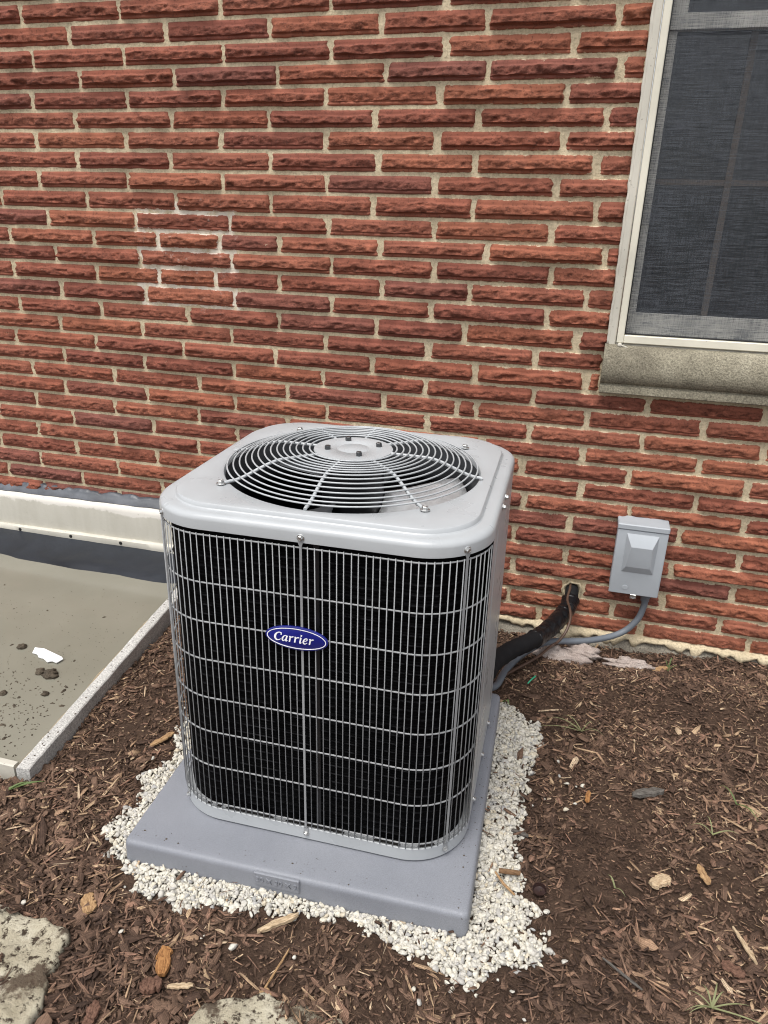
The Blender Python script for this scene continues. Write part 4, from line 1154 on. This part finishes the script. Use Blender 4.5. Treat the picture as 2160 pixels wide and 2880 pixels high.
slab_piece('wood_stick', (-.492, -1.480), (-.424, -1.428), .014, .011, W_PALE, 'pale barkless stick lying against the front gravel edge', 'stick', seed=3, tilt=-.1)
slab_piece('bark_piece', (-.648, -1.652), (-.615, -1.632), .030, .014, W_BARK, 'reddish bark chunk right below the orange wood block', 'bark', seed=4)
slab_piece('wood_chip', (-.990, -1.063), (-.960, -.999), .017, .006, W_TAN, 'long tan wood chip left of the condenser beside the gravel', seed=5, z=.016)
slab_piece('wood_stick', (.250, -.855), (.327, -.820), .022, .014, W_GREY, 'grey weathered wood stub in the right part of the bed', 'stick', seed=6)
slab_piece('wood_chip', (.143, -.886), (.140, -.926), .013, .005, W_ORANGE, 'bright orange wood chip in the bed right of the gravel', seed=7, z=.016)
slab_piece('wood_chip', (.280, -1.130), (.320, -1.100), .028, .012, W_PALE, 'pale triangular wood chunk right of the bottle cap', seed=8)
slab_piece('wood_chip', (.384, -1.050), (.402, -1.098), .018, .006, W_TAN, 'long tan wood chip near the right edge of the bed', seed=9, z=.015)
slab_piece('wood_chip', (-.706, -1.700), (-.696, -1.745), .022, .010, W_BARK, 'pinkish bark chunk at the bottom left of the bed', seed=10)
slab_piece('wood_chip', (.339, -.212), (.388, -.175), .026, .008, W_TAN, 'split tan wood chip at the foot of the wall below the disconnect box', seed=11, z=.016)
slab_piece('bark_piece', (.400, -1.290), (.440, -1.305), .024, .006, W_BARK, 'flat reddish bark piece at the lower right', 'bark', seed=12, z=.016)
slab_piece('wood_stick', (.178, -1.348), (.247, -1.392), .005, .005, W_GREY, 'thin grey stick lying slanted at the lower right', 'stick', seed=13, z=.018)
slab_piece('wood_chip', (-.600, -1.638), (-.556, -1.621), .011, .005, W_PALE, 'narrow pale wood sliver right of the reddish bark chunk', seed=14, z=.018)
slab_piece('wood_stick', (.436, -1.195), (.468, -1.268), .008, .006, W_PALE, 'split pale stick by the right edge of the bed', 'stick', seed=15, z=.016)
slab_piece('wood_chip', (-.433, -1.606), (-.413, -1.594), .020, .009, W_TAN, 'tan chip resting on the edge of the curved flagstone', seed=16, z=.022)
slab_piece('wood_stick', (-.030, -1.068), (.010, -1.077), .011, .008, W_GREY, 'dark wet wood piece on the right gravel edge', 'stick', seed=17, z=.014)
slab_piece('wood_chip', (-1.328, -1.110), (-1.258, -1.120), .018, .007, W_TAN, 'tan wood splinter lying across the puddle edge onto the rail', seed=18, z=.052)
slab_piece('wood_stick', (-.416, -1.498), (-.432, -1.600), .004, .004, W_TAN, 'long thin twig below the pale barkless stick', 'stick', seed=21, z=.018)
slab_piece('wood_stick', (-.030, -1.285), (.012, -1.165), .004, .004, W_TAN, 'thin reddish splinter on the gravel beside the brown twig', 'stick', seed=22, z=.022) if False else None
m = MB(); P = smoothpath([(-.044, -1.206, .020), (-.02, -1.204, .021), (.002, -1.200, .020)], 8); m.tube(P, [.0048, .0054, .0056, .0054, .0056, .0058, .0056, .0055, .0054, .0056, .0055, .0056, .0055, .0054, .0055, .0052, .0046], 9)
tag(autosmooth(m.ob('wood_twig', W_BROWN), 50), 'short round brown twig on the gravel right of the pad', 'twig')
m = MB(); m.tube([(-.051, -1.213, .021), (-.03, -1.237, .019), (-.004, -1.259, .020)], [.0022, .0031, .0024], 6)
tag(m.ob('wood_stick', W_TAN), 'slim yellow stick slanting below the brown twig on the gravel', 'stick', 'larger wood pieces lying in the mulch')
# bottle cap
m = MB(); n = 42
def crimp(R, z, a): return [(R * (1 + a * math.cos(21 * 2 * math.pi * k / n)) * math.cos(2 * math.pi * k / n), R * (1 + a * math.cos(21 * 2 * math.pi * k / n)) * math.sin(2 * math.pi * k / n), z) for k in range(n)]
m.loops([crimp(.0001, .002, 0), crimp(.0105, .0015, 0), crimp(.0125, .003, 0), crimp(.0132, .008, .02), crimp(.0142, .0125, .035), crimp(.0134, .0125, .035), crimp(.0124, .008, .02), crimp(.0115, .004, 0), crimp(.0001, .0032, 0)])
o = m.ob('bottle_cap', m_plain('dark_brown_plastic', (.03, .016, .014), .25)); o.location = (.046, -1.226, float(gz(.046, -1.226)) + .008); o.rotation_euler = (.12, -.05, 0); o.scale = (1.05, 1.05, 1.0); autosmooth(o, 50)
tag(o, 'round dark brown cap lying open side up in the mulch', 'cap')
m = MB(); m.tube(smoothpath([(-.047, -.473, .014), (-.038, -.455, .018), (-.027, -.430, .017)], 6), .0022, 7)
tag(m.ob('wire_offcut', m_plain('green_wire', (.03, .32, .18), .4), None, True), 'short green wire offcut in the mulch beside the condenser', 'wire')
# leaf and grass
GRASS = m_plain('grass_green', (.085, .125, .035), .6); GRASSP = m_plain('pale_grass', (.17, .175, .08), .7)
def blades(name, c, specs, label, mat, cat='grass'):
    m = MB(); z0 = float(gz(c[0], c[1]))
    for (az, ln, hgt, w) in specs:
        L = []
        for k in range(9):
            f = k / 8; d = ln * f; z = z0 + .006 + hgt * math.sin(math.pi * min(1, f * .85)) + .004
            ww = w * (1 - f ** 2.2) + .0003; px, py = c[0] + d * math.cos(az), c[1] + d * math.sin(az)
            nx, ny = -math.sin(az), math.cos(az)
            L.append([(px + nx * ww / 2, py + ny * ww / 2, z + ww * .15), (px, py, z), (px - nx * ww / 2, py - ny * ww / 2, z + ww * .15), (px, py, z - .0005)])
        m.loops(L, True, True, True)
    o = m.ob(name, mat); tag(o, label, cat, 'grass blades growing through the mulch'); return o
blades('grass_tuft', (.12, -.648), [(2.9, .10, .02, .004), (3.3, .12, .012, .0035), (2.5, .07, .025, .003), (-.2, .06, .02, .003), (3.7, .06, .03, .003), (.5, .04, .03, .003)], 'grass tuft beside the right side gravel', GRASSP)
blades('grass_tuft', (.372, -1.385), [(2.7, .045, .012, .003), (1.3, .05, .02, .0035), (.3, .07, .010, .003), (-.15, .11, .008, .0035), (-2.6, .05, .012, .003), (3.6, .055, .014, .0025), (.9, .04, .02, .003), (2.0, .04, .018, .003)], 'leafy grass tuft at the lower right corner', GRASSP)
blades('grass_tuft', (.50, -.82), [(2.2, .06, .02, .004), (-1.0, .07, .02, .005), (-.6, .06, .01, .003)], 'few grass blades at the right edge of the bed', GRASS)
blades('grass_tuft', (.427, -.948), [(3.0, .05, .02, .004), (.2, .06, .015, .004), (1.8, .05, .02, .003)], 'pale grass wisps right of the tan chips', GRASSP)
blades('grass_tuft', (.203, -1.166), [(2.2, .03, .015, .004), (-.8, .03, .01, .003)], 'tiny grass sprig right of the bottle cap', GRASSP)
blades('grass_tuft', (.396, -.165), [(1.2, .035, .04, .004), (2.2, .03, .03, .003), (.4, .04, .02, .003)], 'tiny grass sprig at the foot of the wall', GRASS)
blades('fallen_leaf', (-1.216, -1.322), [(.62, .080, .006, .011), (.75, .05, .008, .006)], 'broad green grass blade lying at the left near the rail', GRASS)
blades('weed_seedling', (-.108, -.575), [(-.9, .03, .02, .012)], 'small green leaf behind the pad corner', GRASS)
# crumbled pinkish mortar at the wall foot
PINK = m_concrete('crumbled_pink_mortar', ((.34, .27, .235), (.46, .385, .345), (.56, .49, .45)), 60, 1.0)
clod('mortar_rubble', (.045, -.225, -.034), .080, 21, PINK, 'pinkish white mortar lump under the grey conduit', 'rubble', (1.15, .62, .40), 'mortar rubble at the wall foot', .7)
clod('mortar_rubble', (.115, -.165, -.030), .05, 24, PINK, 'small pale mortar lump between conduit and wall', 'rubble', (1.2, .6, .5), 'mortar rubble at the wall foot', .7)
clod('mortar_rubble', (.275, -.190, -.038), .060, 29, PINK, 'white speckled mortar lump below the disconnect box', 'rubble', (1.3, .55, .42), 'mortar rubble at the wall foot', .9)
